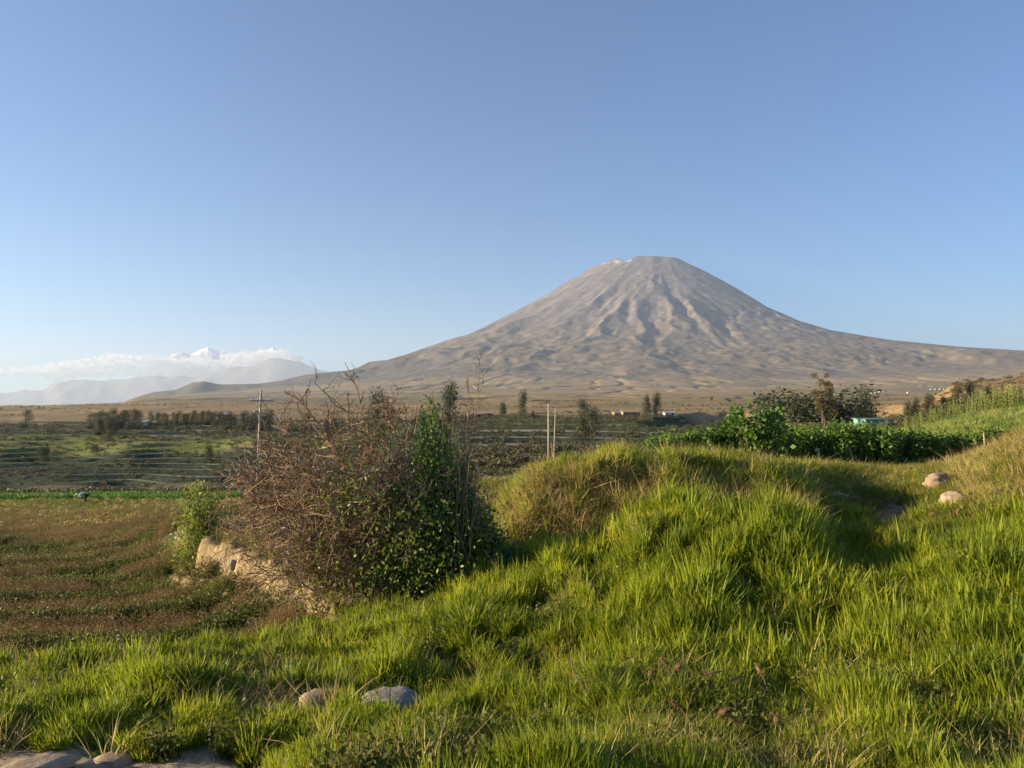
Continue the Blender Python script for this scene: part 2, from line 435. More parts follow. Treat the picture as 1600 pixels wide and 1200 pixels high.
def hfar(x, y):
    dx = x - VC[0]; dy = y - VC[1]
    r = np.hypot(dx, dy) + 1e-3
    wx, wy = (dx / r) ** 2, (dy / r) ** 2
    h = np.where(dx < 0, wx * interp_tab(TL, r), wx * interp_tab(TR, r)) + np.where(dy < 0, wy * interp_tab(TF, r), wy * interp_tab(TB, r))
    phi = np.arctan2(dy, dx)
    # radial gullies on the cone
    wr = r / 1000.0
    warp = fbm(x / 1500, y / 1500, 3, 40) * 0.25
    wz = warp * .5 + .06 * fbm(x / 600, y / 600, 3, 43)
    g1 = ridged((phi + wz * .9 + .25) * 4.2, wr * 0.22 + 5.4, 2, 14, .3)
    g2 = ridged((phi + wz) * 6.0, wr * 0.7 + 9, 5, 17, .55)
    g3 = ridged((phi + wz) * 19.0, wr * 1.6 + 2, 4, 23)
    A = interp_tab([(0, 0), (300, 5), (900, 50), (2000, 110), (3500, 160), (5000, 150), (6500, 36), (9000, 6), (14000, 2)], r)
    lat = (1 - 0.7 * wx) * (1 - .95 * sstep(-100, 700, dx) * sstep(6200, 4600, r)) * (1 - .35 * sstep(2600, 1200, r))
    patchy = .35 + .9 * sstep(-.25, .3, fbm(x / 900, y / 900, 3, 44))
    sect = .25 + .75 * sstep(-.18, .22, fbm(phi * 1.9 + 4.3, wr * .25, 2, 45))
    sect = np.maximum(sect * (1 - .55 * sstep(3000, 1500, r)), sstep(4200, 5600, r) * .55)
    lat = lat * sect
    h = h + A * lat * (g1 - .35) * 1.3 + A * lat * .22 * patchy * (g2 - .4) + A * .13 * patchy * (g3 - .4)
    # lumpy lava hills at the foot
    B = interp_tab([(0, 0), (2200, 0), (3600, 16), (5200, 32), (6200, 24), (7200, 8), (9000, 3), (14000, 0)], r) * (0.35 + 0.65 * wy) * (1 - .55 * sstep(1200, 3500, dx))
    wl_ = fbm(x / 1300, y / 1300, 3, 33)
    lump = .62 * ridged((phi + .16 * wl_) * 5.5, wr * .42 + .5 * wl_, 5, 31, .58) + .38 * ridged(x / 1300 + 3, y / 1300, 5, 35, .6)
    h = h + B * (lump - .25)
    # scarps: the lower lava apron falls in steps
    qs = (h + 160 * fbm(x / 900, y / 900, 3, 47)) / 170.0
    fs = qs - np.floor(qs)
    hs_ = h + 170 * (sstep(.55, .9, fs) - fs)
    ms = sstep(3600, 4600, r) * sstep(7200, 6200, r) * .12 * (1 - .6 * sstep(1500, 4000, dx))
    h = h * (1 - ms) + hs_ * ms
    # the long dark scarps
    h = h + B * .8 * (sstep(-.12, .12, fbm(x / 2400 + 7, y / 900 + 2, 3, 51)) - .5)
    # summit
    h = h + 75 * np.exp(-(r / 1000) ** 4)
    h = h + 14 * fbm(x / 160, y / 160, 3, 61) * sstep(0, 600, h)
    # plain: shallow washes running down from the mountain
    Pm = sstep(5600, 7500, r)
    wash = ridged((phi + warp * .2) * 26, wr * 0.35, 4, 71)
    h = h - Pm * 13 * sstep(.45, 1.0, wash) + Pm * 5 * fbm(x / 500, y / 300, 3, 77)
    # low hill range left of the volcano
    px = 800 + FPX * x / y
    rc = interp_tab([(40, 640), (90, 632), (140, 629), (190, 627), (215, 618), (240, 611), (275, 607), (300, 596), (318, 594), (345, 599), (400, 597), (440, 594), (475, 585), (520, 580), (560, 576), (620, 590), (700, 620), (800, 640)], px)
    rh = (645 - rc) / FPX * 9600
    prof = np.where(y < 9600, np.exp(-((9600 - y) / 560.) ** 2), 1 / (1 + ((y - 9600) / 1500.) ** 2))
    hr = rh * prof * (1 + .0 * x) + 45 * prof * (ridged(x / 700, y / 500, 4, 81) - .3) * sstep(560, 630, 660 - rc + 590 - 30) * np.where(rh > 60, 1, 0)
    h = np.where(hr > h, h + (hr - h), h)
    # the outline against the sky
    sk = (645 - interp_tab(SKY, px)) / FPX * y
    cap = sk - 5 * np.logaddexp(0, (sk - h) / 5)
    h = np.where(y < 13900, cap, np.minimum(h, sk))
    lc = sstep(250, 60, px) * sstep(3000, 9000, y)
    h = h * (1 - lc) + np.minimum(h, 4 + y * .0031) * lc
    h = np.where((hr > 25) & (y > 8200) & (y < 12500) & (px < 280), np.maximum(h, np.minimum(hr, cap)), h)
    return h + EYE - 6

GUL = [((1098, 660, 250), (1112, 648, 330), (1150, 640, 480), 26, 24),
       ((1290, 668, 210), (1335, 655, 270), (1395, 628, 470), 32, 26)]
def gullies(x, y):
    out = 0 * x
    for p0, p1, p2, w, dep in GUL:
        pts = [np.array((ax(p[0]) * p[2], p[2])) for p in (p0, p1, p2)]
        d = np.full(x.shape, 1e9)
        for a, b in zip(pts[:-1], pts[1:]):
            e = b - a; t = np.clip(((x - a[0]) * e[0] + (y - a[1]) * e[1]) / (e @ e), 0, 1)
            d = np.minimum(d, np.hypot(x - a[0] - t * e[0], y - a[1] - t * e[1]))
        d = d + fbm(x / 18, y / 18, 3, 5) * 6
        out = out + dep * np.clip(1 - d / w, 0, 1) ** 1.2
    return out

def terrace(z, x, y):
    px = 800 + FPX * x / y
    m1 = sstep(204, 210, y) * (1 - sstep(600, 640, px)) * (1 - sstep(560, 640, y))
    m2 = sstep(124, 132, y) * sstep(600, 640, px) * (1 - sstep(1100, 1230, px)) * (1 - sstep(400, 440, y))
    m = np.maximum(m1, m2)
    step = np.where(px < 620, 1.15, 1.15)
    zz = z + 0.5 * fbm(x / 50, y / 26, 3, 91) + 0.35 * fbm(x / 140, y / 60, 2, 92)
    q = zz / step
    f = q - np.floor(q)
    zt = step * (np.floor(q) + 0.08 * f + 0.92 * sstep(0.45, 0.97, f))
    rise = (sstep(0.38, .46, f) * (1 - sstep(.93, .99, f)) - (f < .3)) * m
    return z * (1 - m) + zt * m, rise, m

BUMPS = [(1110, 9.4, 1.25, 1.5, .30), (1240, 8.9, .8, 1.1, .14), (935, 9.6, .28, 1.6, -.30), (1490, 8.0, 1.0, 1.1, .22), (1350, 8.8, .35, 1.2, -.32), (1365, 10.4, .5, .9, -.25), (640, 6.4, .5, .4, -.06),
         (1120, 12.4, 2.2, .8, -.22), (870, 13.0, .9, .7, -.25), (1330, 11.8, .9, .8, -.2), (760, 8.4, .9, .5, .08), (850, 6.4, .4, .7, -.18), (1290, 6.4, .6, .5, -.14), (1400, 15.3, .5, .9, -.18)]
def H(x, y, full=False):
    x = np.asarray(x, float); y = np.asarray(y, float)
    x, y = np.broadcast_arrays(x, y)
    x = x.copy(); y = y.copy()
    z = np.zeros(x.shape); rise = np.zeros(x.shape); tm = np.zeros(x.shape)
    near = y < 1500
    if near.any():
        xx, yy = x[near], y[near]
        zr = rbf(xx, np.minimum(yy, 660) if False else yy)
        sd_ = sdf_lower(xx, yy)
        rag = 0.55 * fbm(xx / 1.7, yy / 1.7, 3, 101) + .0 * fbm(xx * 4, yy * 4, 2, 102)
        rag = rag * sstep(9, 12, yy)
        s = sd_ + rag
        w = 0.5 * sstep(0.0, 0.25, s) + 0.22 * sstep(.55, .8, s + .5 * rag) + .28 * sstep(.8, 2.4, s)
        zr = zr + .22 * fbm(xx * 1.1, yy * 1.1, 4, 109) * np.exp(-(sd_ - .3) ** 2 / .5) * sstep(10, 12, yy) * (yy < 30)
        w = np.where(yy < 60, w, 0)
        zl = zlo(xx, yy) + .07 * np.sin((yy - .22 * xx) * 2 * math.pi / 2.9) * sstep(45, 25, yy) + 0.06 * fbm(xx / 2, yy / 2, 3, 103)
        fade = sstep(32, 42, yy)
        zr = zr * (1 - w * (1 - fade)) + zl * w * (1 - fade)
        # lumps of turf
        up = 1 - w
        for (bp, bd, rx, ry, bh_) in BUMPS:
            zr = zr + bh_ * np.exp(-(((xx - ax(bp) * bd) / rx) ** 2 + ((yy - bd) / ry) ** 2) ** 1.3)
        bm_ = sstep(12.8, 13.6, yy) * sstep(20, 17, yy) * (xx > -.5) * (xx < 8)
        zr = zr + bm_ * (.34 * fbm(xx / .9, yy / .9, 4, 113, .6))
        zr = zr + up * (yy < 14) * .16 * (1 - 2 * np.abs(fbm(xx / 1.1, yy / 1.5, 2, 112))) * sstep(3.5, 6, yy)
        zr = zr + up * (1 - sstep(25, 60, yy)) * (0.10 * fbm(xx / 1.4, yy / 1.4, 3, 104) + .03 * fbm(xx * 3, yy * 3, 2, 105))
        zr = zr + sstep(25, 80, yy) * (1 - sstep(190, 205, yy)) * .3 * fbm(xx / 9, yy / 9, 3, 106)
        zr = zr - gullies(xx, yy)
        rough_r = sstep(1180, 1250, 800 + FPX * xx / yy) * sstep(120, 180, yy)
        zr = zr + rough_r * (1.6 * fbm(xx / 22, yy / 22, 4, 107))
        zr = zr + sstep(420, 600, yy) * 1.5 * fbm(xx / 60, yy / 40, 3, 108)
        zt, ri, m_ = terrace(zr, xx, yy)
        z[near] = zt; rise[near] = ri; tm[near] = m_
    far = y > 640
    if far.any():
        xf, yf = x[far], y[far]
        zf = hfar(xf, yf)
        wf = sstep(640, 1500, yf)
        z[far] = np.where(yf < 1500, z[far] * (1 - wf) + zf * wf, zf)
    if full: return z, rise, tm
    return z

def Hs(x, y): return float(H(np.array([float(x)]), np.array([float(y)]))[0])
def ground(px, D): 
    x = ax(px) * D
    return Vector((x, D, Hs(x, D)))

# ------------------------------------------------------------------ ground meshes
def lerp3(c1, c2, t): return np.asarray(c1)[None] * (1 - t[:, None]) + np.asarray(c2)[None] * t[:, None]
def mixc(c, c2, t): return c * (1 - t[:, None]) + np.asarray(c2)[None] * t[:, None]

def grid(a0, a1, na, Ds):
    a = np.linspace(a0, a1, na)
    A, Y = np.meshgrid(a, Ds)
    X = A * Y
    i = np.arange(len(Ds) - 1)[:, None] * na + np.arange(na - 1)[None]
    f = np.stack([i, i + 1, i + na + 1, i + na], -1).reshape(-1, 4)
    return X, Y, f

# near
Ds = np.concatenate([np.geomspace(1.2, 30, 330), np.geomspace(30.3, 127, 90)])
X, Y, F = grid(-1.05, 1.05, 480, Ds)
Z, RI, TM = H(X, Y, True)
x, y, z = X.ravel(), Y.ravel(), Z.ravel()
px = 800 + FPX * x / y
s = sdf_lower(x, y)
gx = np.gradient(Z, axis=1) / (np.gradient(X, axis=1)); gy = np.gradient(Z, axis=0) / (np.gradient(Y, axis=0))
slope = np.hypot(gx, gy).ravel()
n1 = fbm(x / 2.5, y / 2.5, 4, 110); n2 = fbm(x / .5, y / .5, 3, 111)
c = np.tile(np.array([[0.045, 0.055, 0.015]]), (len(x), 1))
c = mixc(c, (0.08, 0.065, 0.03), sstep(.1, .45, n1))
low = (s > 0) & (y < 60)
c = mixc(c, (0.075, 0.062, 0.032), np.where(low, .6, 0.0))
face = sstep(.75, 1.3, slope) * sstep(10, 12, y) * (y < 24) * (np.abs(s) < 2.2)
c = mixc(c, (0.33, 0.24, 0.135), face * sstep(-.55, -.1, n2))
c = mixc(c, (0.2, 0.13, 0.075), face * sstep(.0, .4, n2) * .7)
c = mixc(c, (0.33, 0.24, 0.14), sstep(.5, .8, s) * sstep(2.0, 1.2, s) * sstep(10, 12, y) * (y < 22) * sstep(-.2, .2, n2) * .8)
# sandy soil on the bank above the cut and at the roadside
sand = sstep(-1.6, -.1, s) * (s < .3) * sstep(10, 12, y) * (y < 24) * sstep(-.3, .2, n2)
c = mixc(c, (0.22, 0.17, 0.09), sand * .7)
road = sstep(0.12, -.1, y - (4.68 - 0.05 * (px / 250) ** 2) + n2 * .1) * (px < 420)
c = mixc(c, (0.33, 0.25, 0.17), road)
pth = np.exp(-((px - 1395) / 55) ** 2 - ((y - 15) / 1.8) ** 2)
c = mixc(c, (0.20, 0.13, 0.08), np.clip(pth * 1.3, 0, 1))
mid = sstep(30, 50, y)
c = mixc(c, (0.095, 0.085, 0.035), mid * .8)
corn = sstep(28, 34, y) * (px > 1380) * (y < 52)
c = mixc(c, (0.10, 0.12, 0.03), corn)
gstrip = sstep(86, 90, y) * (1 - sstep(99, 102, y)) * (px < 560)
c = mixc(c, (0.04, 0.085, 0.02), gstrip)
ground_o = add("meadow", new_mesh("meadow", np.stack([x, y, z], 1), F, M['near'], c, True)); tag(ground_o, kind="structure")

# valley
Ds = np.concatenate([[118, 126], np.geomspace(127, 204, 110), np.arange(204.4, 262, .36), np.geomspace(262.5, 450, 330), np.geomspace(451, 705, 90)])
X, Y, F = grid(-.95, .95, 330, Ds)
Z, RI, TM = H(X, Y, True); Z[0] -= 4.0
Z[1] -= .6
x, y, z = X.ravel(), Y.ravel(), Z.ravel(); ri = RI.ravel(); tm = TM.ravel()
px = 800 + FPX * x / y
n1 = fbm(x / 30, y / 14, 4, 120); n2 = fbm(x / 6, y / 4, 3, 121)
zone = np.floor(z / 1.35 + 100)
fieldc = np.sin(zone * 12.9898 + np.floor(x / 60 + zone * .37) * 4.11)
c = np.tile(np.array([[0.10, 0.095, 0.045]]), (len(x), 1))
c = mixc(c, (0.24, 0.2, 0.12), sstep(-.1, .5, fieldc) * tm)
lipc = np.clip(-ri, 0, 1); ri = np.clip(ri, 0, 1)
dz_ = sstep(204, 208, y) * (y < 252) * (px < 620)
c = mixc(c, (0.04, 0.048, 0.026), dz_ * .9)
c = mixc(c, (0.31, 0.28, 0.18), lipc * np.where(px < 620, dz_, 1) * sstep(-.3, .15, n2) * .8)  # terrace lips: their sunlit brightness is put into the colour
c = mixc(c, (0.085, 0.12, 0.035), sstep(.3, .7, -fieldc) * tm)
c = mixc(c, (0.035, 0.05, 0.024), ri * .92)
c = mixc(c, (0.03, 0.04, 0.025), (1 - sstep(120, 260, px + n1 * 60)) * (y > 204) * (y < 236) * .85)  # far left patch: shade as well as dark growth, both in the colour
yg = sstep(250, 258, y) * (1 - sstep(318, 332, y)) * (1 - sstep(560, 640, px))
c = mixc(c, (0.15, 0.165, 0.035), yg * sstep(-.5, .1, n1 + n2 * .4))
lg = sstep(560, 640, px) * sstep(265, 275, y) * (1 - sstep(330, 345, y)) * (px < 1080)
c = mixc(c, (0.085, 0.115, 0.03), lg * .7)
fr = 1 - sstep(196, 206, y)
c = mixc(c, (0.14, 0.115, 0.05), fr * (1 - sstep(560, 640, px)))
c = mixc(c, (0.29, 0.19, 0.095), sstep(1120, 1180, px) * sstep(150, 190, y) * .9)
c = mixc(c, (0.30, 0.215, 0.11), sstep(400, 470, y + (px < 620) * -170) * .9)
c = mixc(c, (0.05, 0.05, 0.03), sstep(.25, .5, n2) * .5)
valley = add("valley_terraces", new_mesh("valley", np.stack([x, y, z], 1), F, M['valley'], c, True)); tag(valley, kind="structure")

# plain and volcano
Ds = np.concatenate([[640, 700], np.geomspace(704, 6000, 150), np.linspace(6030, 14300, 330), np.geomspace(14500, 39000, 24)])
X, Y, F = grid(-.86, .86, 740, Ds)
Z = H(X, Y); Z[0] -= 14; Z[1] -= 1
x, y, z = X.ravel(), Y.ravel(), Z.ravel()
r = np.hypot(x - VC[0], y - VC[1]); px = 800 + FPX * x / y
n1 = fbm(x / 1400, y / 900, 4, 130); n2 = fbm(x / 260, y / 200, 4, 131); n3 = fbm(x / 90, y / 400, 3, 132)
phi = np.arctan2(y - VC[1], x - VC[0]); nr = fbm(phi * 30, r / 1800, 4, 133)
c = np.tile(np.array([[0.30, 0.215, 0.105]]), (len(x), 1))                 # dry plain
c = mixc(c, (0.20, 0.16, 0.08), sstep(-.2, .35, n1))
c = mixc(c, (0.38, 0.275, 0.16), sstep(.18, .5, n2) * .6)
lava = sstep(7400, 6200, r + n1 * 700)
c = mixc(c, (0.16, 0.125, 0.08), lava)
c = mixc(c, (0.20, 0.155, 0.10), lava * sstep(.1, .45, n2 + n1 * .5) * .8)
rdg = sstep(620, 560, px) * sstep(90, 150, px) * sstep(8500, 9000, y) * sstep(11000, 10200, y)
c = mixc(c, (0.105, 0.098, 0.07), rdg * .95)
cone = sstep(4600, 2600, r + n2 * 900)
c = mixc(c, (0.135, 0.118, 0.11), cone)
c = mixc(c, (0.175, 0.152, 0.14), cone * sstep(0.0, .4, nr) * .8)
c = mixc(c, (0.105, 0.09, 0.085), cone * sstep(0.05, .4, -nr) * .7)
c = mixc(c, (0.125, 0.105, 0.078), sstep(980, 760, px) * sstep(520, 580, px) * sstep(7900, 8500, y) * sstep(10800, 9600, y) * .7)  # shading of the foot scarps painted into the lava colour
gold = np.exp(-((px - 1160) / 110) ** 2 - ((y - 10600) / 900) ** 2) + .8 * np.exp(-((px - 900) / 90) ** 2 - ((y - 8600) / 700) ** 2)
c = mixc(c, (0.25, 0.20, 0.125), np.clip(gold * sstep(-.15, .3, n2), 0, 1))
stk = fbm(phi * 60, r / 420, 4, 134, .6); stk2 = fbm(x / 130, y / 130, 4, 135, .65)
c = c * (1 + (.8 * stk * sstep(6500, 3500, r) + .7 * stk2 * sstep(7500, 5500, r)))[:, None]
c = np.clip(c, .02, .9)
c = mixc(c, (0.11, 0.10, 0.055), sstep(.0, .3, n2 + .3 * n3) * sstep(1700, 900, y) * sstep(640, 480, px) * .7)
c = mixc(c, (0.085, 0.08, 0.055), sstep(.42, .6, n3) * sstep(6500, 8000, r) * .55)
sn = .5 * np.exp(-((x - (VC[0] - 620)) / 60) ** 2) + .6 * np.exp(-((x - (VC[0] - 930)) / 130) ** 2) * sstep(.05, .3, n2)
c = mixc(c, (0.85, 0.86, 0.88), np.clip(sn * 1.3, 0, 1) * (z > 2650) * sstep(-.1, .2, n3 + .15) * (y < 14000))
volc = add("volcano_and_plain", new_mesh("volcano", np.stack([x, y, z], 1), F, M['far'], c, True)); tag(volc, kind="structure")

# distant range (inside the haze) and snow peaks (behind it)
def range_mesh(name, tab, D, depth, cols, amp, seed, snow=None):
    a = np.linspace(ax(tab[0][0]), ax(tab[-1][0]), 260)
    Dd = np.linspace(D - depth, D + depth * .5, 46)
    A, Yv = np.meshgrid(a, Dd); Xv = A * Yv
    pxx = 800 + FPX * A
    hgt = (645 - interp_tab(tab, pxx)) / FPX * D
    pr = np.clip(1 - np.abs(Yv - D) / np.where(Yv < D, depth, depth * .5), 0, 1) ** 1.1
    Zv = hgt * pr + amp * (ridged(Xv / 3500, Yv / 3500, 5, seed) - .5) * np.sqrt(np.clip(pr, 0, 1)) * np.clip(hgt / 1200, 0, 1) * .8 - 60
    na = len(a); i = np.arange(len(Dd) - 1)[:, None] * na + np.arange(na - 1)[None]
    f = np.stack([i, i + 1, i + na + 1, i + na], -1).reshape(-1, 4)
    v = np.stack([Xv.ravel(), Yv.ravel(), Zv.ravel()], 1)
    c = np.tile(np.array([cols]), (len(v), 1))
    if snow is not None:
        c = mixc(c, (0.85, 0.86, 0.9), sstep(snow - 150, snow + 250, v[:, 2] + 500 * fbm(v[:, 0] / 900, v[:, 1] / 900, 4, 9)))
    o = add(name, new_mesh(name, v, f, M['far'], c, True))
    return tag(o, kind="structure")
range_mesh("distant_mountains", [(-500, 632), (-200, 622), (0, 612), (40, 604), (70, 607), (90, 596), (130, 590), (180, 592), (250, 585), (330, 582), (380, 572), (400, 568), (425, 558), (440, 560), (470, 565), (500, 574), (520, 580), (600, 600), (900, 640)], 35500, 3500, (0.2, 0.17, 0.15), 420, 141)
range_mesh("snow_mountains", [(200, 600), (240, 575), (268, 552), (285, 549), (296, 553), (310, 546), (323, 542.5), (335, 546), (350, 551), (375, 556), (400, 550), (425, 542), (450, 552), (480, 568), (520, 585)], 47000, 3500, (0.24, 0.2, 0.19), 300, 151, snow=3620)

# road across the plain: a pale dirt strip lying on the ground
def strip(name, pts, w, mat, lift=0.6):
    P = np.array([(ax(p) * d, d) for p, d in pts]); t = np.linspace(0, len(P) - 1, 160)
    xs = np.interp(t, np.arange(len(P)), P[:, 0]); ys = np.interp(t, np.arange(len(P)), P[:, 1])
    zs = H(xs, ys); v = []
    d = np.stack([np.gradient(xs), np.gradient(ys)], 1); d /= np.linalg.norm(d, axis=1)[:, None]
    nx, ny = -d[:, 1], d[:, 0]
    L_ = np.stack([xs + nx * w / 2, ys + ny * w / 2], 1); R_ = np.stack([xs - nx * w / 2, ys - ny * w / 2], 1)
    hl = np.maximum(H(L_[:, 0], L_[:, 1]), zs) + lift; hr_ = np.maximum(H(R_[:, 0], R_[:, 1]), zs) + lift
    v = np.empty((320, 3)); v[0::2] = np.c_[L_, hl]; v[1::2] = np.c_[R_, hr_]
    i = np.arange(159) * 2
    f = np.stack([i, i + 1, i + 3, i + 2], 1)
    return add(name, new_mesh(name, v, f, mat))
M['dirt'] = mat_plain("pale_dirt", (0.46, 0.37, 0.26))
tag(strip("dirt_road", [(830, 1150), (950, 1500), (1080, 1900), (1250, 2150), (1450, 2350), (1750, 2600)], 34, M['dirt'], 1.2), kind="structure")
tag(strip("dirt_track", [(690, 900), (850, 1050), (990, 1250), (1130, 1350)], 12, M['dirt'], .8), kind="structure")

# ------------------------------------------------------------------ haze
hb = MB(); x0, x1, y0, y1, z0, z1 = -42000, 42000, -3000, 40500, -60, 3150
hb.box(((x0 + x1) / 2, (y0 + y1) / 2, (z0 + z1) / 2), (x1 - x0, y1 - y0, z1 - z0))
mh, N, L = _nt("haze_air")
pv = N.new("ShaderNodeVolumePrincipled"); om = N.new("ShaderNodeOutputMaterial")
pv.inputs["Color"].default_value = (0.54, 0.66, 0.86, 1)
pv.inputs["Density"].default_value = 3.1e-5
pv.inputs["Anisotropy"].default_value = 0.2
L.new(pv.outputs[0], om.inputs["Volume"])
haze = add("haze", hb.mesh("haze", mh)); tag(haze, kind="stuff")

# ------------------------------------------------------------------ cloud bank behind the haze
mc, N, L = _nt("cloud_vapour")
om = N.new("ShaderNodeOutputMaterial"); df = N.new("ShaderNodeBsdfDiffuse"); df.inputs[0].default_value = (0.9, 0.9, 0.9, 1)
tl = N.new("ShaderNodeBsdfTranslucent"); tl.inputs[0].default_value = (0.9, 0.9, 0.9, 1)
m1 = N.new("ShaderNodeMixShader"); m1.inputs[0].default_value = .5
tr = N.new("ShaderNodeBsdfTransparent"); m2 = N.new("ShaderNodeMixShader"); m2.inputs[0].default_value = .24
L.new(df.outputs[0], m1.inputs[1]); L.new(tl.outputs[0], m1.inputs[2]); L.new(tr.outputs[0], m2.inputs[1]); L.new(m1.outputs[0], m2.inputs[2]); L.new(m2.outputs[0], om.inputs[0])
def ico(sub):
    bm = bmesh.new(); bmesh.ops.create_icosphere(bm, subdivisions=sub, radius=1)
    v = np.array([q.co[:] for q in bm.verts]); f = np.array([[w.index for w in q.verts] for q in bm.faces]); bm.free()
    return v, f
IV2, IF2 = ico(2); IV3, IF3 = ico(3); IV4, IF4 = ico(4)
cb = MB()
top = [(-80, 580), (20, 574), (60, 572), (85, 566), (110, 562), (150, 556), (180, 552), (210, 553), (240, 556), (270, 558), (300, 556), (340, 553), (370, 550), (400, 547), (425, 544), (445, 548), (465, 556)]
bot = [(-80, 584), (20, 583), (60, 588), (85, 590), (110, 592), (150, 588), (200, 588), (300, 585), (380, 578), (420, 568), (465, 560)]
IV1, IF1 = ico(2)
_ct = np.random.default_rng(5)
for i in range(1900):
    p = _ct.uniform(-60, 470)
    if p < 70 and _ct.random() < .6: continue
    t0 = interp_tab(top, p) + 1.6 * math.sin(p * .21) + 1.2 * math.sin(p * .53 + 1); b0 = interp_tab(bot, p)
    rr = abs(_ct.normal()) * 1.6 + 1.3
    q = t0 + rr * .6 + (b0 - t0) * _ct.beta(1.3, 1.6)
    D = _ct.uniform(41500, 44500); P = pix(p, q, D); rad = rr / FPX * D
    k = 1 + .3 * fbm(IV1[:, 0] * 1.5 + i, IV1[:, 1] * 1.5 + IV1[:, 2] * 2, 2, i % 50)
    cb.addm(IV1 * k[:, None] * np.array([rad * 1.7, rad * 1.2, rad]) + np.array(P), IF1)
cl = add("cloud", cb.mesh("cloud", mc, True)); tag(cl, "long low bank of white cloud below the snowy peak on the left", "cloud", kind="stuff")

# ------------------------------------------------------------------ plants: blades and tufts (sources for the ground cover)
def blades(n, h, rad, w, lean=0.5, curl=0.5, segs=3, hv=0.4):
    mb = MB(); V = []; Fc = []; o = 0
    for i in range(n):
        a = rng.uniform(0, 6.283); rr = rad * math.sqrt(rng.random())
        b = np.array([rr * math.cos(a), rr * math.sin(a), -0.03])
        hh = h * rng.uniform(1 - hv, 1 + hv * .6); dirn = a + rng.normal() * .9
        d = np.array([math.cos(dirn), math.sin(dirn), 0]); le = lean * rng.uniform(.2, 1.2); cu = curl * rng.uniform(0, 1.3)
        side = np.array([-math.sin(dirn + rng.normal() * .7), math.cos(dirn), 0]); ww = w * rng.uniform(.7, 1.3)
        ts = np.linspace(0, 1, segs + 1)
        p = b + np.array([0, 0, 1.0]) * (hh * (ts - .32 * cu * ts ** 2))[:, None] + d * (hh * (le * ts * .5 + cu * .6 * ts ** 2))[:, None]
        for j in range(segs):
            wj = ww * (1 - (j / segs) ** 2 * .7)
            V += [p[j] - side * wj, p[j] + side * wj]
        V.append(p[segs])
        for j in range(segs - 1):
            q = o + 2 * j; Fc += [(q, q + 1, q + 3), (q, q + 3, q + 2)]
        q = o + 2 * (segs - 1); Fc.append((q, q + 1, q + 2)); o += 2 * segs + 1
    mb.addm(V, Fc); return mb

def tussock(h, n):
    mb = MB(); V = []; Fc = []; o = 0
    for i in range(n):
        a = rng.uniform(0, 6.283); rr = .11 * math.sqrt(rng.random()); out = rr / .11
        b = np.array([rr * math.cos(a), rr * math.sin(a), -.04]); hh = h * rng.uniform(.55, 1.1); dn = a + rng.normal() * .5
        d = np.array([math.cos(dn), math.sin(dn), 0]); side = np.array([-d[1], d[0], rng.normal() * .2]); ww = rng.uniform(.007, .013)
        ts = np.array([0, .35, .7, 1.0]); le = .25 + .75 * out * rng.uniform(.5, 1.2)
        p = b + np.array([0, 0, 1.]) * (hh * (ts - .38 * le * ts ** 2))[:, None] + d * (hh * le * (.35 * ts + .5 * ts ** 2))[:, None]
        for j in range(3): V += [p[j] - side * ww * (1, .9, .65)[j], p[j] + side * ww * (1, .9, .65)[j]]
        V.append(p[3])
        for j in range(2): q = o + 2 * j; Fc += [(q, q + 1, q + 3), (q, q + 3, q + 2)]
        q = o + 4; Fc.append((q, q + 1, q + 2)); o += 7
    mb.addm(V, Fc); return mb
def weedling(n, h, rad, leaf, up=.8, flower=None):
    mb = MB(); pts = []
    for i in range(max(3, n // 8)):
        a = rng.uniform(0, 6.28); rr = rad * math.sqrt(rng.random()); hh = h * rng.uniform(.5, 1.1)
        b = np.array([rr * .4 * math.cos(a), rr * .4 * math.sin(a), 0]); e = np.array([rr * math.cos(a), rr * math.sin(a), hh])
        mb.tube([b, (b + e) / 2 + rng.normal(size=3) * .01, e], [.004, .003, .002], 3, False)
        for k in range(8): pts.append(b + (e - b) * rng.uniform(.2, 1.05) + rng.normal(size=3) * rad * .12)
    mb.leaves(np.array(pts), leaf, .55, up); return mb

def sources(name, mbs, mats):
    c = bpy.data.collections.new(name)
    for i, mb in enumerate(mbs):
        o = bpy.data.objects.new(f"{name}_{'abcdefgh'[i]}", mb.mesh(name, mats[i] if isinstance(mats, list) else mats)); c.objects.link(o)
    return c

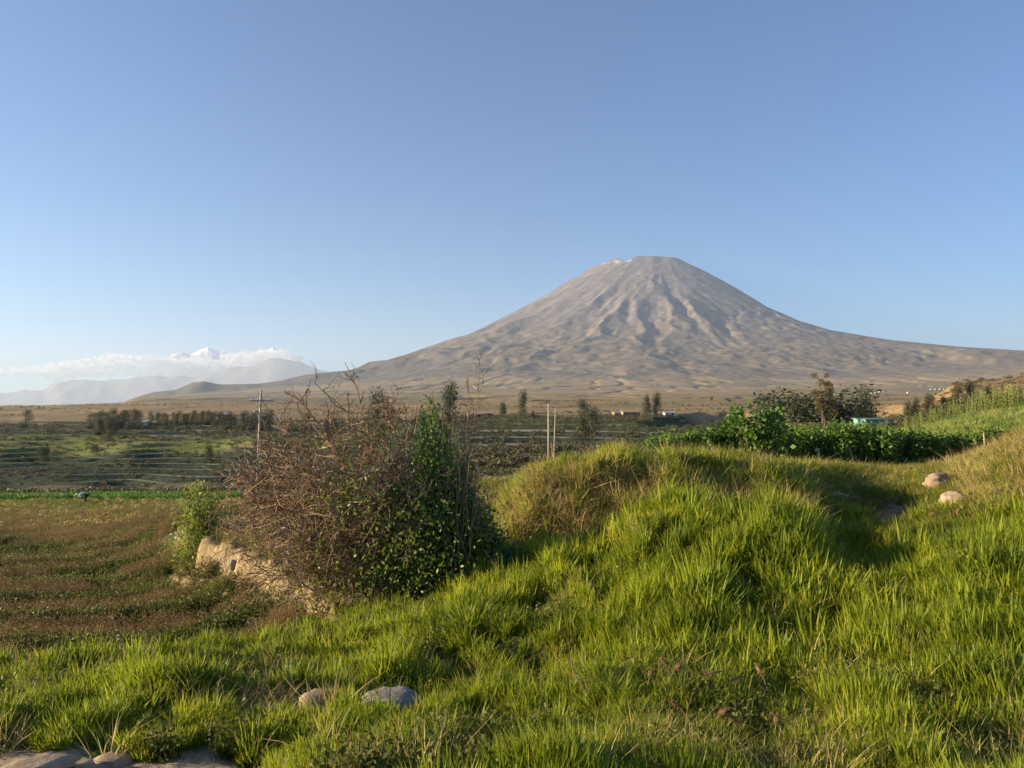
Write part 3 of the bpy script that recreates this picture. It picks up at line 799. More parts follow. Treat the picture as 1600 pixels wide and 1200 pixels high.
def scatter(name, coll, P, rot, scl, idx, label, cat):
    n = len(P)
    m = bpy.data.meshes.new(name); m.vertices.add(n); m.vertices.foreach_set("co", np.asarray(P, np.float32).ravel())
    a = m.attributes.new("rot", 'FLOAT_VECTOR', 'POINT'); a.data.foreach_set("vector", np.asarray(rot, np.float32).ravel())
    a = m.attributes.new("scl", 'FLOAT', 'POINT'); a.data.foreach_set("value", np.asarray(scl, np.float32))
    a = m.attributes.new("idx", 'INT', 'POINT'); a.data.foreach_set("value", np.asarray(idx, np.int32))
    o = add(name, m)
    g = bpy.data.node_groups.new(name, 'GeometryNodeTree')
    g.interface.new_socket("Geometry", in_out='INPUT', socket_type='NodeSocketGeometry'); g.interface.new_socket("Geometry", in_out='OUTPUT', socket_type='NodeSocketGeometry')
    N = g.nodes; L = g.links
    gi = N.new("NodeGroupInput"); go = N.new("NodeGroupOutput"); ip = N.new("GeometryNodeInstanceOnPoints")
    ci = N.new("GeometryNodeCollectionInfo"); ci.inputs["Collection"].default_value = coll; ci.inputs["Separate Children"].default_value = True; ci.inputs["Reset Children"].default_value = True
    def na(nm, ty):
        q = N.new("GeometryNodeInputNamedAttribute"); q.data_type = ty; q.inputs["Name"].default_value = nm; return q
    r_ = na("rot", 'FLOAT_VECTOR'); s_ = na("scl", 'FLOAT'); i_ = na("idx", 'INT')
    er = N.new("FunctionNodeEulerToRotation"); L.new(r_.outputs["Attribute"], er.inputs[0])
    L.new(gi.outputs[0], ip.inputs["Points"]); L.new(ci.outputs[0], ip.inputs["Instance"]); ip.inputs["Pick Instance"].default_value = True
    L.new(i_.outputs["Attribute"], ip.inputs["Instance Index"]); L.new(er.outputs[0], ip.inputs["Rotation"]); L.new(s_.outputs["Attribute"], ip.inputs["Scale"])
    L.new(ip.outputs[0], go.inputs[0])
    md = o.modifiers.new("scatter", 'NODES'); md.node_group = g
    tag(o, label, cat, kind="stuff"); return o

def polar_pts(n, a0, a1, D0, D1, pw=1.0):
    """random ground points, thinning with distance"""
    a = rng.uniform(a0, a1, n)
    u = rng.random(n)
    if abs(pw) < 1e-6: Dv = D0 * (D1 / D0) ** u
    else: Dv = (D0 ** -pw + u * (D1 ** -pw - D0 ** -pw)) ** (-1 / pw)
    return a * Dv, Dv

def rots(n, tilt=.12, lean=(0, 0)):
    return np.stack([rng.normal(size=n) * tilt + lean[0], rng.normal(size=n) * tilt + lean[1], rng.uniform(0, 6.283, n)], 1)

def lean_rots(x, y, amp=.4):
    n = len(x); th = rng.uniform(0, 6.283, n)
    tx = amp * 1.3 * fbm(x / .8, y / .8, 3, 301) + rng.normal(size=n) * .14; ty = amp * 1.3 * fbm(x / .8, y / .8, 3, 302) + rng.normal(size=n) * .14
    return np.stack([tx * np.cos(th) + ty * np.sin(th), -tx * np.sin(th) + ty * np.cos(th), th], 1)

S_lush = sources("grass_tuft", [blades(24, .30, .12, .011, .5, .5), blades(20, .36, .10, .012, .4, .7), blades(26, .20, .15, .010, .9, .8), blades(16, .42, .09, .011, .3, .35), weedling(46, .2, .14, .045)], M['grass'])
S_short = sources("short_grass", [blades(30, .13, .13, .004, .8, .5, 2), blades(34, .10, .15, .004, .9, .4, 2)], [M['grass'], M['grass2']])
S_straw = sources("straw_tuft", [blades(34, .30, .14, .0045, .9, 1.1), blades(30, .38, .12, .004, .9, 1.3), blades(24, .25, .13, .0045, .9, .8), weedling(40, .2, .16, .05)], [M['straw'], M['straw'], M['grass2'], M['grass2']])
S_weed = sources("field_weed", [weedling(90, .28, .26, .055), weedling(110, .36, .3, .05), weedling(70, .2, .3, .05), blades(26, .3, .2, .005, .6, .4, 2)], [M['weed'], M['weed'], M['weed'], M['grass2']])
def sorrel():
    mb = blades(16, .42, .18, .003, .25, .15, 2); pts = []
    for i in range(14):
        a = rng.uniform(0, 6.28); rr = .2 * math.sqrt(rng.random()); h = rng.uniform(.3, .55)
        for k in range(16): pts.append((rr * math.cos(a) + rng.normal() * .012, rr * math.sin(a) + rng.normal() * .012, h * rng.uniform(.45, 1)))
    mb.leaves(np.array(pts), .022, .6); return mb
S_sorrel = sources("sorrel", [sorrel(), sorrel()], M['sorrel'])
S_mid = sources("pasture_tuft", [blades(26, .4, .45, .022, .5, .3, 2), weedling(60, .4, .5, .14)], [M['grass2'], M['straw']])

def zone(x, y):
    px = 800 + FPX * x / y; s = sdf_lower(x, y); return px, s

# lush grass of the near bank
x, y = polar_pts(76000, -.95, .85, 2.6, 14.5, 1.15)
px, s = zone(x, y); n1 = fbm(x / 1.1, y / 1.1, 3, 200)
keep = s < .08
roadm = (px < 430) & (y < 4.62 - .05 * (np.clip(px, 0, 900) / 250) ** 2 + fbm(x * 2, y * 2, 2, 5) * .25)
hollow = ((px > 1290) & (y > 11.2) & (px < 1520)) | ((px > 1500) & (y > 12.6))
bushm = (px > 520) & (px < 700) & (y > 10.2) & (rng.random(len(x)) < .7)
bank2 = (px > 780) & (px < 1240) & (y > 13.4)
rockgap = ((np.abs(px - 612) < 56) & (y > 5.1) & (y < 6.2)) | ((np.abs(px - 490) < 34) & (y > 5.1) & (y < 6.1)) | ((np.abs(px - 420) < 44) & (y > 5.3) & (y < 5.9)) | ((np.abs(px - 452) < 14) & (y > 6.6) & (y < 7.6)) | ((np.abs(px - 985) < 30) & (y > 5.3) & (y < 5.8))
keep &= ~roadm & ~hollow & ~bushm & ~bank2 & ~rockgap
keep &= rng.random(len(x)) < np.where(fbm(x / .55, y / .55, 3, 206) > -.22, 1, .12)
thin = (px < 560) & (y < 5.4) & (fbm(x / .5, y / .5, 2, 33) > .22)
keep &= ~thin
x, y, px, n1 = x[keep], y[keep], px[keep], n1[keep]
cl_ = fbm(x / .42, y / .42, 2, 207)
sc = (0.55 + .22 * sstep(700, 1000, px) + .55 * n1 + .55 * cl_) * rng.uniform(.6, 1.3, len(x))
sc = np.clip(sc, .22, 1.35) * np.interp(y, [3, 5.5, 8, 11], [.6, .75, .95, 1.05]) * np.where((px > 900) & (px < 1320) & (y < 5.7), .72, 1)
sc = np.where(px < 640, np.clip(sc * .95, .3, .8), sc)
idx = np.where(rng.random(len(x)) < .08, 4, rng.integers(0, 4, len(x)))
scatter("tall_grass", S_lush, np.c_[x, y, H(x, y)], lean_rots(x, y, .45), sc, idx, "lush sunlit green grass covering the near bank and mound", "grass")
S_tus = sources("tussock", [tussock(.42, 80), tussock(.34, 100), tussock(.5, 70)], M['grass'])
x, y = polar_pts(3600, -.95, .85, 4.2, 13.5, 1.0); px, s = zone(x, y)
k = (s < -.1) & (fbm(x / 1.1, y / 1.1, 3, 200) > -.1) & (px > 560) & ~(((px > 1290) & (y > 11) & (px < 1520)) | ((px > 1500) & (y > 12.4))) & ~((np.abs(px - 612) < 70) & (y < 6.2)); k |= (s < -.1) & (px <= 560) & (y > 4.9) & (rng.random(len(x)) < .35) & ~((np.abs(px - 460) < 80) & (y < 6.2) & (y > 5))
x, y, px = x[k], y[k], px[k]
scatter("tussocks", S_tus, np.c_[x, y, H(x, y)], lean_rots(x, y, .3), rng.uniform(.5, 1.0, len(x)) * np.interp(y, [3, 5.5, 9, 12], [.5, .66, .9, 1.0]) * np.where(px < 640, .75, 1), rng.integers(0, 3, len(x)), "bright tufted clumps standing out of the near green grass", "grass")
# dry blades mixed in
x, y = polar_pts(2600, -.7, .75, 3.5, 13, 0.9); px, s = zone(x, y); nn = fbm(x / .9, y / .9, 3, 205)
k = (s < 0) & (nn + .25 * (px > 850) * (y < 6.2) > .08) & ~((px < 430) & (y < 4.5)); x, y = x[k], y[k]
scatter("dry_grass", S_straw, np.c_[x, y, H(x, y)], rots(len(x), .35), rng.uniform(.4, .8, len(x)), rng.integers(0, 3, len(x)), "scattered dry straw coloured blades among the green grass", "grass")

x, y = polar_pts(2600, -.7, .75, 3.4, 12, .6); px, s = zone(x, y); nn = fbm(x / 1.0, y / 1.0, 3, 208)
k = (s < 0) & (nn + .2 * (px > 800) * (y < 6) > .2) & ~((px < 430) & (y < 4.5)); x, y = x[k], y[k]
scatter("near_herbs", S_weed, np.c_[x, y, H(x, y)], rots(len(x), .3), rng.uniform(.35, .8, len(x)), rng.integers(0, 3, len(x)), "small leafy herbs growing between the blades of the near grass", "weeds")

# short turf in the hollow and by the path
x, y = polar_pts(15000, .38, .8, 11, 27, .6); px, s = zone(x, y)
k = ~((np.abs(px - 1395) < 42 + 12 * rng.normal(size=len(x))) & (np.abs(y - 15) < 1.4)); x, y, px = x[k], y[k], px[k]
scatter("short_turf", S_short, np.c_[x, y, H(x, y)], rots(len(x), .2), rng.uniform(.8, 1.9, len(x)), rng.integers(0, 2, len(x)), "short turf in the hollow beside the dirt path", "turf")
# straw covered bank (centre) and bank at the right edge
x, y = polar_pts(14000, -.02, .40, 13.2, 19.5, 0); px, s = zone(x, y)
g = fbm(x / .8, y / .8, 3, 210)
topm = y > 14.9 + .3 * g
lefty = sstep(1080, 940, px + 60 * g)
straw_p = np.where(topm, .15, .3 + .42 * lefty)
k = px > 775 + (y - 13.5) * 4; x, y, straw_p = x[k], y[k], straw_p[k]
st = rng.random(len(x)) < straw_p
P = np.c_[x, y, H(x, y)]
n_ = st.sum(); scatter("straw_bank_grass", S_straw, P[st], rots(n_, .6), rng.uniform(.5, 1.35, n_), rng.integers(0, 4, n_), "dry straw and withered herbs hanging on the sunlit bank face", "dry grass")
n_ = (~st).sum(); scatter("bank_top_grass", S_lush, P[~st], rots(n_, .45), rng.uniform(.3, 1.2, n_), rng.integers(0, 5, n_), "green grass over the middle mound before the hedge", "grass")
x, y = polar_pts(9000, .56, .9, 13, 24, 0); px, s = zone(x, y)
k = (px > 1500 + 8 * (15 - y)) & (px > 1480); x, y = x[k], y[k]
st = rng.random(len(x)) < .66; P = np.c_[x, y, H(x, y)]
n_ = st.sum(); scatter("right_bank_straw", S_straw, P[st], rots(n_, .4), rng.uniform(.6, 1.15, n_), rng.integers(0, 4, n_), "yellow straw grass on the bank at the right edge", "dry grass")
n_ = (~st).sum(); scatter("right_bank_grass", S_lush, P[~st], rots(n_, .3), rng.uniform(.5, .85, n_), rng.integers(0, 4, n_), "green tufts mixed into the straw bank at the right edge", "grass")
# grass on the ground between hedge and mound, behind bush
x, y = polar_pts(15000, -.42, .62, 16, 32, 0); px, s = zone(x, y); k = (s < -.2) & ~((px > 1480) & (y < 24)); x, y = x[k], y[k]
scatter("back_grass", S_straw, np.c_[x, y, H(x, y)], rots(len(x), .3), rng.uniform(.6, 1.0, len(x)), np.where(rng.random(len(x)) < .7, 2, rng.integers(0, 4, len(x))), "rough grass behind the bushes and under the hedge", "grass")

# lower field
x, y = polar_pts(56000, -.95, -.16, 9.5, 62, .35); px, s = zone(x, y)
k = (s > 1.2 + .5 * rng.random(len(x))) | (y > 58) | ((y > 22) & (s > .5)) | ((s > .2) & (rng.random(len(x)) < .38) & (fbm(x / .9, y / .9, 2, 44) > -.1)) | ((y > 26) & (px < 520)); x, y, px = x[k], y[k], px[k]
row = np.sin((y - .22 * x + 1.2 * fbm(x / 6, y / 6, 2, 220)) * 2 * math.pi / 2.9)
nn = fbm(x / 3.5, y / 2.0, 3, 221)
near_w = sstep(40, 26, y)
red = rng.random(len(x)) < sstep(-.05, .45, nn * 1.6 - row * .22 * near_w - .05 + .2 * (1 - near_w))
sc = rng.uniform(.5, 1.2, len(x)) * (1 + .18 * row * near_w + .5 * nn)
k2 = ~red & (rng.random(len(x)) < np.where(near_w * (row < -.6) * (nn < .2) > .3, .5, 1))
P = np.c_[x, y, H(x, y)]
n_ = red.sum(); scatter("sorrel_patches", S_sorrel, P[red], rots(n_, .15), rng.uniform(.6, 1.05, n_), rng.integers(0, 2, n_), "reddish brown seeding sorrel in patches over the lower left field", "weeds")
n_ = k2.sum(); scatter("field_weeds", S_weed, P[k2], rots(n_, .15), sc[k2], rng.integers(0, 4, n_), "green weeds growing in rows in the lower left field", "weeds")
# far part of the field and centre pasture
x, y = polar_pts(24000, -.95, .16, 40, 125, .2); px, s = zone(x, y)
nn = fbm(x / 9, y / 9, 3, 230); crop = (y > 86) & (y < 100) & (px < 560)
k = ~crop; xx, yy = x[k], y[k]; idx = np.where(rng.random(len(xx)) < .07 + .4 * nn[k], 1, 0)
scatter("pasture", S_mid, np.c_[xx, yy, H(xx, yy)], rots(len(xx), .15), rng.uniform(.5, 1.0, len(xx)), idx, "brown and green pasture on the far half of the lower field", "grass")
S_crop = sources("crop_plant", [weedling(60, .5, .6, .2), weedling(60, .4, .6, .2)], M['crop'])
x, y = polar_pts(3400, -.95, -.2, 86, 101, 0)
scatter("green_crop", S_crop, np.c_[x, y, H(x, y)], rots(len(x), .1), rng.uniform(.7, 1.2, len(x)), rng.integers(0, 2, len(x)), "strip of bright green crop at the far end of the field", "crop")
S_wf = sources("white_flower_tuft", [weedling(30, .7, .4, .07)], M['rock_white'])
x = rng.uniform(-62, -44, 60); y = rng.uniform(88, 95, 60)
scatter("white_flowers", S_wf, np.c_[x, y, H(x, y)], rots(60, .1), rng.uniform(.4, .9, 60), np.zeros(60), "white flowering weeds along the crop strip at the far left", "flowers")
# yellow green crop right, below the corn
S_yg = sources("young_crop", [blades(30, .45, .3, .014, .5, .5, 2), weedling(60, .45, .4, .13)], [M['corn'], M['crop']])
x, y = polar_pts(9000, .46, .95, 28.5, 48, 0); px, s = zone(x, y)
k = px > 1345 + (40 - y) * 3
x, y = x[k], y[k]; nn = fbm(x / 3, y / 3, 3, 240)
scatter("young_crop", S_yg, np.c_[x, y, H(x, y)], rots(len(x), .15), rng.uniform(.6, 1.1, len(x)), (rng.random(len(x)) > .86 + nn * .5).astype(int), "yellow green young crop on the slope below the corn", "crop")

# scrub over the valley, terraces and the right hill
def scrubball(h, leaf, n, fl=.8):
    mb = MB(); c = rng.normal(size=(n, 3)); c /= np.linalg.norm(c, axis=1)[:, None]; c *= rng.uniform(.55, 1, n)[:, None] ** .5
    c[:, 2] = np.abs(c[:, 2]) * fl; c *= 1 + .25 * np.sin(c[:, :1] * 5 + c[:, 1:2] * 4)
    mb.leaves(c * h, leaf, .7); return mb
S_scrub = sources("scrub", [scrubball(1, .35, 90), scrubball(1, .3, 120, 1.1), scrubball(1, .4, 70, .6)], M['scrub'])
xs, ys, ss = [], [], []
x, y = polar_pts(30000, -.85, .3, 128, 560, .2); z, ri, tm = H(x, y, True)
px = 800 + FPX * x / y
lip = (ri > .3)
nn = fbm(x / 16, y / 9, 3, 250)
k = (lip & (rng.random(len(x)) < .30)) | (nn > .25) & (rng.random(len(x)) < .25)
xs.append(x[k]); ys.append(y[k]); ss.append(rng.uniform(.35, 1.0, k.sum()) * (1 + .5 * (y[k] > 300)))
x, y = polar_pts(4200, -.08, .22, 118, 165, 0); k = fbm(x / 10, y / 7, 3, 251) > .05
xs.append(x[k]); ys.append(y[k]); ss.append(rng.uniform(.5, 1.3, k.sum()))
x, y = polar_pts(4200, -.75, .0, 99, 128, 0); nn = fbm(x / 6, y / 4, 3, 252); k = nn > .15
xs.append(x[k]); ys.append(y[k]); ss.append(rng.uniform(.3, .9, k.sum()))
x, y = polar_pts(9000, .15, .85, 95, 330, .2); px = 800 + FPX * x / y; nn = fbm(x / 14, y / 10, 3, 253)
k = ((nn > .15) & (rng.random(len(x)) < .5)) | (rng.random(len(x)) < .1); k &= ~((px > 1150) & (px < 1420) & (y > 230)) 
xs.append(x[k]); ys.append(y[k]); ss.append(rng.uniform(.3, 1.0, k.sum()))
x = np.concatenate(xs); y = np.concatenate(ys); sc = np.concatenate(ss)
scatter("valley_scrub", S_scrub, np.c_[x, y, H(x, y)], rots(len(x), .1), sc, rng.integers(0, 3, len(x)), "low dark scrub over the terrace walls and valley sides", "scrub")
x, y = polar_pts(16000, -.8, .8, 520, 4200, .3); nn = fbm(x / 160, y / 80, 3, 254); k = nn > .08
x, y = x[k], y[k]
scatter("plain_scrub", S_scrub, np.c_[x, y, H(x, y)], rots(len(x), .1), rng.uniform(.35, 1.3, len(x)), rng.integers(0, 3, len(x)), "sparse low scrub dotted over the brown plain", "scrub")

# ------------------------------------------------------------------ trees
def make_tree(name, h, crown_w, crown_lo, nblob, nleaf, leaf, lean=.06, trunks=1, blob=.16, mat='euc', tr=.022, seed=0):
    r = np.random.default_rng(seed)
    tb = MB(); cb_ = MB(); cen = []
    for t in range(trunks):
        base = np.array([r.normal() * .03 * h * (trunks > 1), r.normal() * .03 * h * (trunks > 1), -.02 * h]); hh = h * (1 if t == 0 else r.uniform(.65, .95))
        top = base + np.array([lean * hh + r.normal() * .06 * hh * (trunks > 1), r.normal() * .02 * hh, hh * .92])
        ts = np.linspace(0, 1, 7)[:, None]; p = base + (top - base) * ts + np.c_[r.normal(size=(7, 2)) * .012 * hh, np.zeros(7)] * (ts > 0)
        tb.tube(p, np.linspace(tr * hh, tr * .2 * hh, 7), 6)
        for b in range(max(4, nblob // trunks)):
            f = crown_lo + (1 - crown_lo) * r.random() ** (.8 if trunks > 1 else 1.15)
            q = base + (top - base) * f
            wr_ = crown_w * h * (1 - .7 * abs((f - crown_lo) / (1 - crown_lo) - .4)) * r.uniform(.25, 1)
            a = r.uniform(0, 6.28)
            e = q + np.array([math.cos(a) * wr_ + lean * h * .5 * r.random(), math.sin(a) * wr_, r.uniform(.01, .08) * h])
            s0 = q - (top - base) * .07
            tb.tube([s0, (s0 + e) / 2 + np.array([0, 0, -.01 * h]), e], [tr * .4 * hh * (1.1 - f), tr * .22 * hh, tr * .08 * hh], 4, False)
            cen.append((e, blob * h * r.uniform(.5, 1.2)))
    tot = sum(c_[1] ** 2 for c_ in cen)
    for e, br in cen:
        n = max(6, int(nleaf * br * br / tot)); d = r.normal(size=(n, 3)); d /= np.linalg.norm(d, axis=1)[:, None]
        d *= (r.random(n) ** .4)[:, None]
        cb_.leaves(e + d * br * np.array([1.0, 1.0, .8 if trunks > 1 else 1.7]), leaf, .5, -.5, r=r)
    return tb.mesh(name + "_trunk", M['bark']), cb_.mesh(name + "_crown", M[mat])

def place_tree(pair, name, loc, sc=1, rz=0, label=None, cat="tree", group=None, tilt=0):
    e = bpy.data.objects.new(name, None); COL.objects.link(e)
    e.location = loc; e.scale = (sc, sc, sc) if not hasattr(sc, '__len__') else sc; e.rotation_euler = (0, tilt, rz)
    add("trunk", pair[0], e); add("crown", pair[1], e)
    return tag(e, label, cat, group)

EU = [make_tree("eucalyptus", 1, .15, .06, 38, 1500, .034, lean=.12, seed=s_, blob=.10) for s_ in (1, 2, 3)]
RB = [make_tree("round_tree", 1, .30, .10, 26, 2300, .055, lean=.0, seed=s_, blob=.2, mat='euc') for s_ in (5, 6)]
def tree_at(pair, name, px, py_base, py_top, D, label, group=None, wide=1, rz=0, cat="tree"):
    g = ground(px, D); h = (py_base - py_top) / FPX * D
    top = pix(px, py_top, D).z
    h = max(h, top - g.z) if top > g.z else h
    return place_tree(pair, name, g - Vector((0, 0, .1)), (h * wide, h * wide, h), rz, label, cat, group)
# left grove, leaning eucalyptus
r0 = random.Random(4)
for i in range(16):
    px = 140 + i * 5.1 + r0.uniform(-2, 2)
    tree_at(EU[i % 3], "eucalyptus_tree", px, 672, 643 + r0.uniform(-3, 5) + max(0, 160 - px) * .25, 400 + r0.uniform(-12, 30), "grey green eucalyptus in the clump at the left valley edge", "eucalyptus clump on the left", 1.5, r0.uniform(-.4, .4))
for i in range(11):
    px = 150 + i * 3.0 + r0.uniform(-2, 2)
    tree_at(EU[(i + 1) % 3], "eucalyptus_tree", px, 686, 656 + abs(px - 163) * .35 + r0.uniform(-1, 4), 345 + r0.uniform(-8, 12), "eucalyptus lower on the slope before the left clump", "front eucalyptus on the left", 1.6, r0.uniform(-.4, .4))
tree_at(RB[0], "round_tree", 172, 694, 676, 300, "small pale tree at the foot of the left eucalyptus clump", None, 1.0)
for i in range(24):
    px = 232 + i * 4.9 + r0.uniform(-2, 2)
    tree_at(EU[i % 3], "eucalyptus_tree", px, 667, 645.5 + r0.uniform(-2.5, 4), 452 + r0.uniform(-5, 22), "dark eucalyptus in the straight shaded row across the valley", "dark row of eucalyptus", 1.5, r0.uniform(-.4, .4))
for i in range(17):
    px = 348 + i * 4.6 + r0.uniform(-2, 2)
    tree_at(EU[(i + 2) % 3], "eucalyptus_tree", px, 676, 647 + r0.uniform(-3, 6), 362 + r0.uniform(-10, 16), "wind bent eucalyptus behind the utility pole", "eucalyptus behind the pole", 1.5, r0.uniform(-.4, .4))
tree_at(EU[1], "slender_tree", 38, 668, 641, 420, "lone slender tree at the far left valley edge", None, 2.0)
for (px, pb, pt, D, k, w, lb) in [
    (70, 728, 706, 245, 1, 1.5, "dark round bush on the terraces at the left, largest there"),
    (150, 712, 700, 262, 0, 1.5, "small bush on the terrace lip right of the largest left bush"),
    (328, 727, 701, 240, 0, .9, "upright grey green tree standing alone on the left terraces"),
    (590, 665, 612, 300, 0, .75, "dark tree behind the tall bare twig of the thorn bush"),
    (703, 668, 607, 290, 1, .72, "dark tree rising behind the top of the leafy shrub"),
    (660, 668, 646, 330, 0, .9, "round low bush left of the dark tree behind the leafy shrub"),
    (786, 656, 633, 400, 0, .8, "smaller of two trees on the terrace rim left of the twin poles"),
    (817, 658, 621, 380, 1, .62, "taller conical tree on the terrace rim left of the twin poles"),
    (911, 650, 627, 390, 1, 1.1, "bushy tree on the terrace rim right of the twin poles"),
    (908, 712, 660, 168, 0, .85, "large brownish olive tree on the near terraces right of the twin poles"),
    (926, 696, 652, 200, 1, .8, "olive tree standing right behind the large brownish one"),
    (1010, 650, 617, 370, 0, .62, "left tree of the pair standing by the ruins"),
    (1026, 650, 617, 372, 1, .7, "right tree of the pair standing by the ruins"),
    (1197, 648, 624, 330, 1, .75, "small thin tree left of the dark grove"),
    (1354, 652, 626, 235, 1, .45, "narrow pale poplar like tree beside the dark ravine"),
    (833, 650, 642, 400, 0, 1.2, "tiny bush between conical tree and twin poles"),
    (480, 672, 648, 345, 1, 1.0, "tree seen through the left twigs of the thorn bush"),
    (520, 668, 652, 360, 0, 1.1, "low tree seen through the middle twigs of the thorn bush")]:
    tree_at(RB[k], "valley_tree", px, pb, pt, D, lb, None, w, px * .37)
# grove on the right
for i in range(15):
    px = 1216 + i * 7.0 + r0.uniform(-3, 3)
    tree_at(EU[i % 3], "eucalyptus_tree", px, 658, 619 + r0.uniform(-5, 9), 212 + r0.uniform(-8, 12), "grey green tree in the grove before the ravine", "grove on the right", 1.5, r0.uniform(-3, 3))
BT = make_tree("tall_tree", 1, .27, .36, 30, 4200, .028, lean=.0, trunks=3, seed=14, blob=.075, tr=.016, mat='olive')
M['olive2'] = mat_leaf("tall_tree_leaf", (0.045, 0.045, 0.018), (0.10, 0.085, 0.035), (0.19, 0.15, 0.06), trans=0.3, pscale=.5)
BT[1].materials[0] = M['olive2']
tree_at(BT, "tall_tree", 1283, 676, 584, 140, "tall open tree with bare trunks standing in front of the right grove", None, .95)
for (px, pt, lb) in [(1418, 628, "dark shrub at the left end of the brown hill"), (1432, 622, "second dark shrub at the left end of the brown hill"), (1452, 616, "grey shrub at the middle foot of the brown hill"), (1497, 603, "dark upper shrub of the pair on the brown hill"), (1517, 600, "darkest shrub high on the brown hill"), (1475, 622, "low shrub just behind the corn on the brown hill"), (1545, 606, "shrub above the middle of the corn field")]:
    g = ground(px, 150); hh = max(1.6, pix(px, pt, 150).z - g.z)
    place_tree(RB[px % 2], "hill_shrub", g, (hh * .8, hh * .8, hh), px, lb, "shrub")
# far specks on the plain
for i in range(26):
    px = r0.uniform(560, 1500); D = r0.uniform(700, 2600); hh = r0.uniform(2.5, 5)
    place_tree(RB[i % 2], "plain_bush", ground(px, D), (hh * 1.2, hh * 1.2, hh), i, "tiny dark bush dotted on the brown plain below the volcano", "bush", "bushes on the plain")

# ------------------------------------------------------------------ bean hedge
def bean_bush(seed):
    r = np.random.default_rng(seed); cb_ = MB(); st = MB(); pts = []
    for i in range(16):
        b = np.array([r.uniform(-.55, .55), r.uniform(-.3, .3), 0]); t = b + np.array([r.normal() * .12, r.normal() * .12, r.uniform(1.1, 1.5)])
        st.tube([b, (b + t) / 2 + r.normal(size=3) * .04, t], [.014, .011, .006], 4, False)
        n = 105; f = r.uniform(.12, 1.03, n)[:, None]; pts.append(b + (t - b) * f + r.normal(size=(n, 3)) * .13)
    cb_.leaves(np.vstack(pts), .15, .65, .15, r=r)
    return st.mesh("bean_stems", M['wood']), cb_.mesh("bean_leaves", M['bean'])
BB = [bean_bush(s_) for s_ in (21, 22, 23, 24)]
def bush_at(pair, px, D, w, h, label, group=None, name="bean_bush", rz=0, dz=0):
    g = ground(px, D); e = bpy.data.objects.new(name, None); COL.objects.link(e); e.location = g + Vector((0, 0, dz)); e.rotation_euler = (0, 0, rz); e.scale = (w, w, h)
    add("stems", pair[0], e); add("foliage", pair[1], e); return tag(e, label, "bush", group)
bh = [(1032, 25.5, .8, .62), (1058, 26, .9, .72), (1085, 26, .9, .68), (1112, 26, 1, .82), (1142, 26.5, 1, .86), (1218, 27, .95, .92), (1250, 28, .95, .95),
      (1302, 28, 1.0, .98), (1331, 28, 1.05, .98), (1360, 28, 1, 1.0), (1388, 27.8, .9, .98), (1420, 28.5, .95, .98), (1447, 28, 1, 1.0), (1476, 29, .9, 1.0), (1506, 29.2, .9, .95), (1532, 28, .9, .9), (1556, 28, .9, .8)]
for i, (px, D, w, h) in enumerate(bh):
    h *= 1 - .3 * min(1, max(0, (px - 1380) / 130))
    bush_at(BB[i % 4], px, D, w, h, ("low leafy bean bush in the hedge left of the tallest one" if px < 1180 else "leafy bean bush in the hedge between the tallest one and the leaning stick" if px < 1330 else "leafy bean bush in the shaded middle of the hedge below the green shed" if px < 1430 else "leafy bean bush at the right end of the hedge under the corn"), "bean bushes in the hedge", rz=(i * 37 % 7 - 3) * .12)
bush_at(BB[1], 1180, 25.5, 1.35, 1.30, "tallest bushiest bean bush standing above the hedge, left of the wooden stake")
for i in range(9):   # second row behind
    px = 1040 + i * 40; bush_at(BB[(i + 1) % 4], px, 30.5 + (i % 3) * .5, 1.15, 1.0 + .1 * (i % 2) - .2 * (px < 1150), "bean bush in the back row behind the hedge", "bean bushes in the back row", rz=i)

# corn
def corn_plant(seed):
    r = np.random.default_rng(seed); mb = MB(); h = 1.9
    mb.tube([(0, 0, 0), (.03, 0, h * .5), (.02, .03, h)], [.025, .02, .01], 4, False)
    for i in range(11):
        z = h * (.2 + .07 * i); a = i * math.pi + r.normal() * .5; d = np.array([math.cos(a), math.sin(a), 0]); sd_ = np.array([-d[1], d[0], 0]); l = r.uniform(.45, .7)
        ts = [0, .35, .7, 1]; P = [np.array([0, 0, z]) + d * l * t * .7 + np.array([0, 0, 1]) * l * (.9 * t - .75 * t * t) for t in ts]; ws = [.03, .045, .03, 0.004]
        v = []
        for p_, w_ in zip(P, ws): v += [p_ - sd_ * w_, p_ + sd_ * w_]
        f = []
        for j in range(3): f += [(2 * j, 2 * j + 1, 2 * j + 3), (2 * j, 2 * j + 3, 2 * j + 2)]
        mb.addm(v, f)
    return mb.mesh("corn", M['corn'])
CP = [corn_plant(s_) for s_ in (31, 32, 33)]
r1 = random.Random(9)
for i in range(210):
    px = 1412 + 250 * r1.random(); D = 44.5 + 5.5 * r1.random()
    g = ground(px, D); s_ = r1.uniform(.5, .95) * (0.55 + .45 * min(1, max(0, (px - 1400) / 130)))
    o = add("corn_plant", CP[i % 3], None, g, (r1.uniform(-.1, .1), r1.uniform(-.1, .1), r1.uniform(0, 6)), s_)
    tag(o, "pale green corn plant in the field on the right", "corn", "corn plants on the slope")

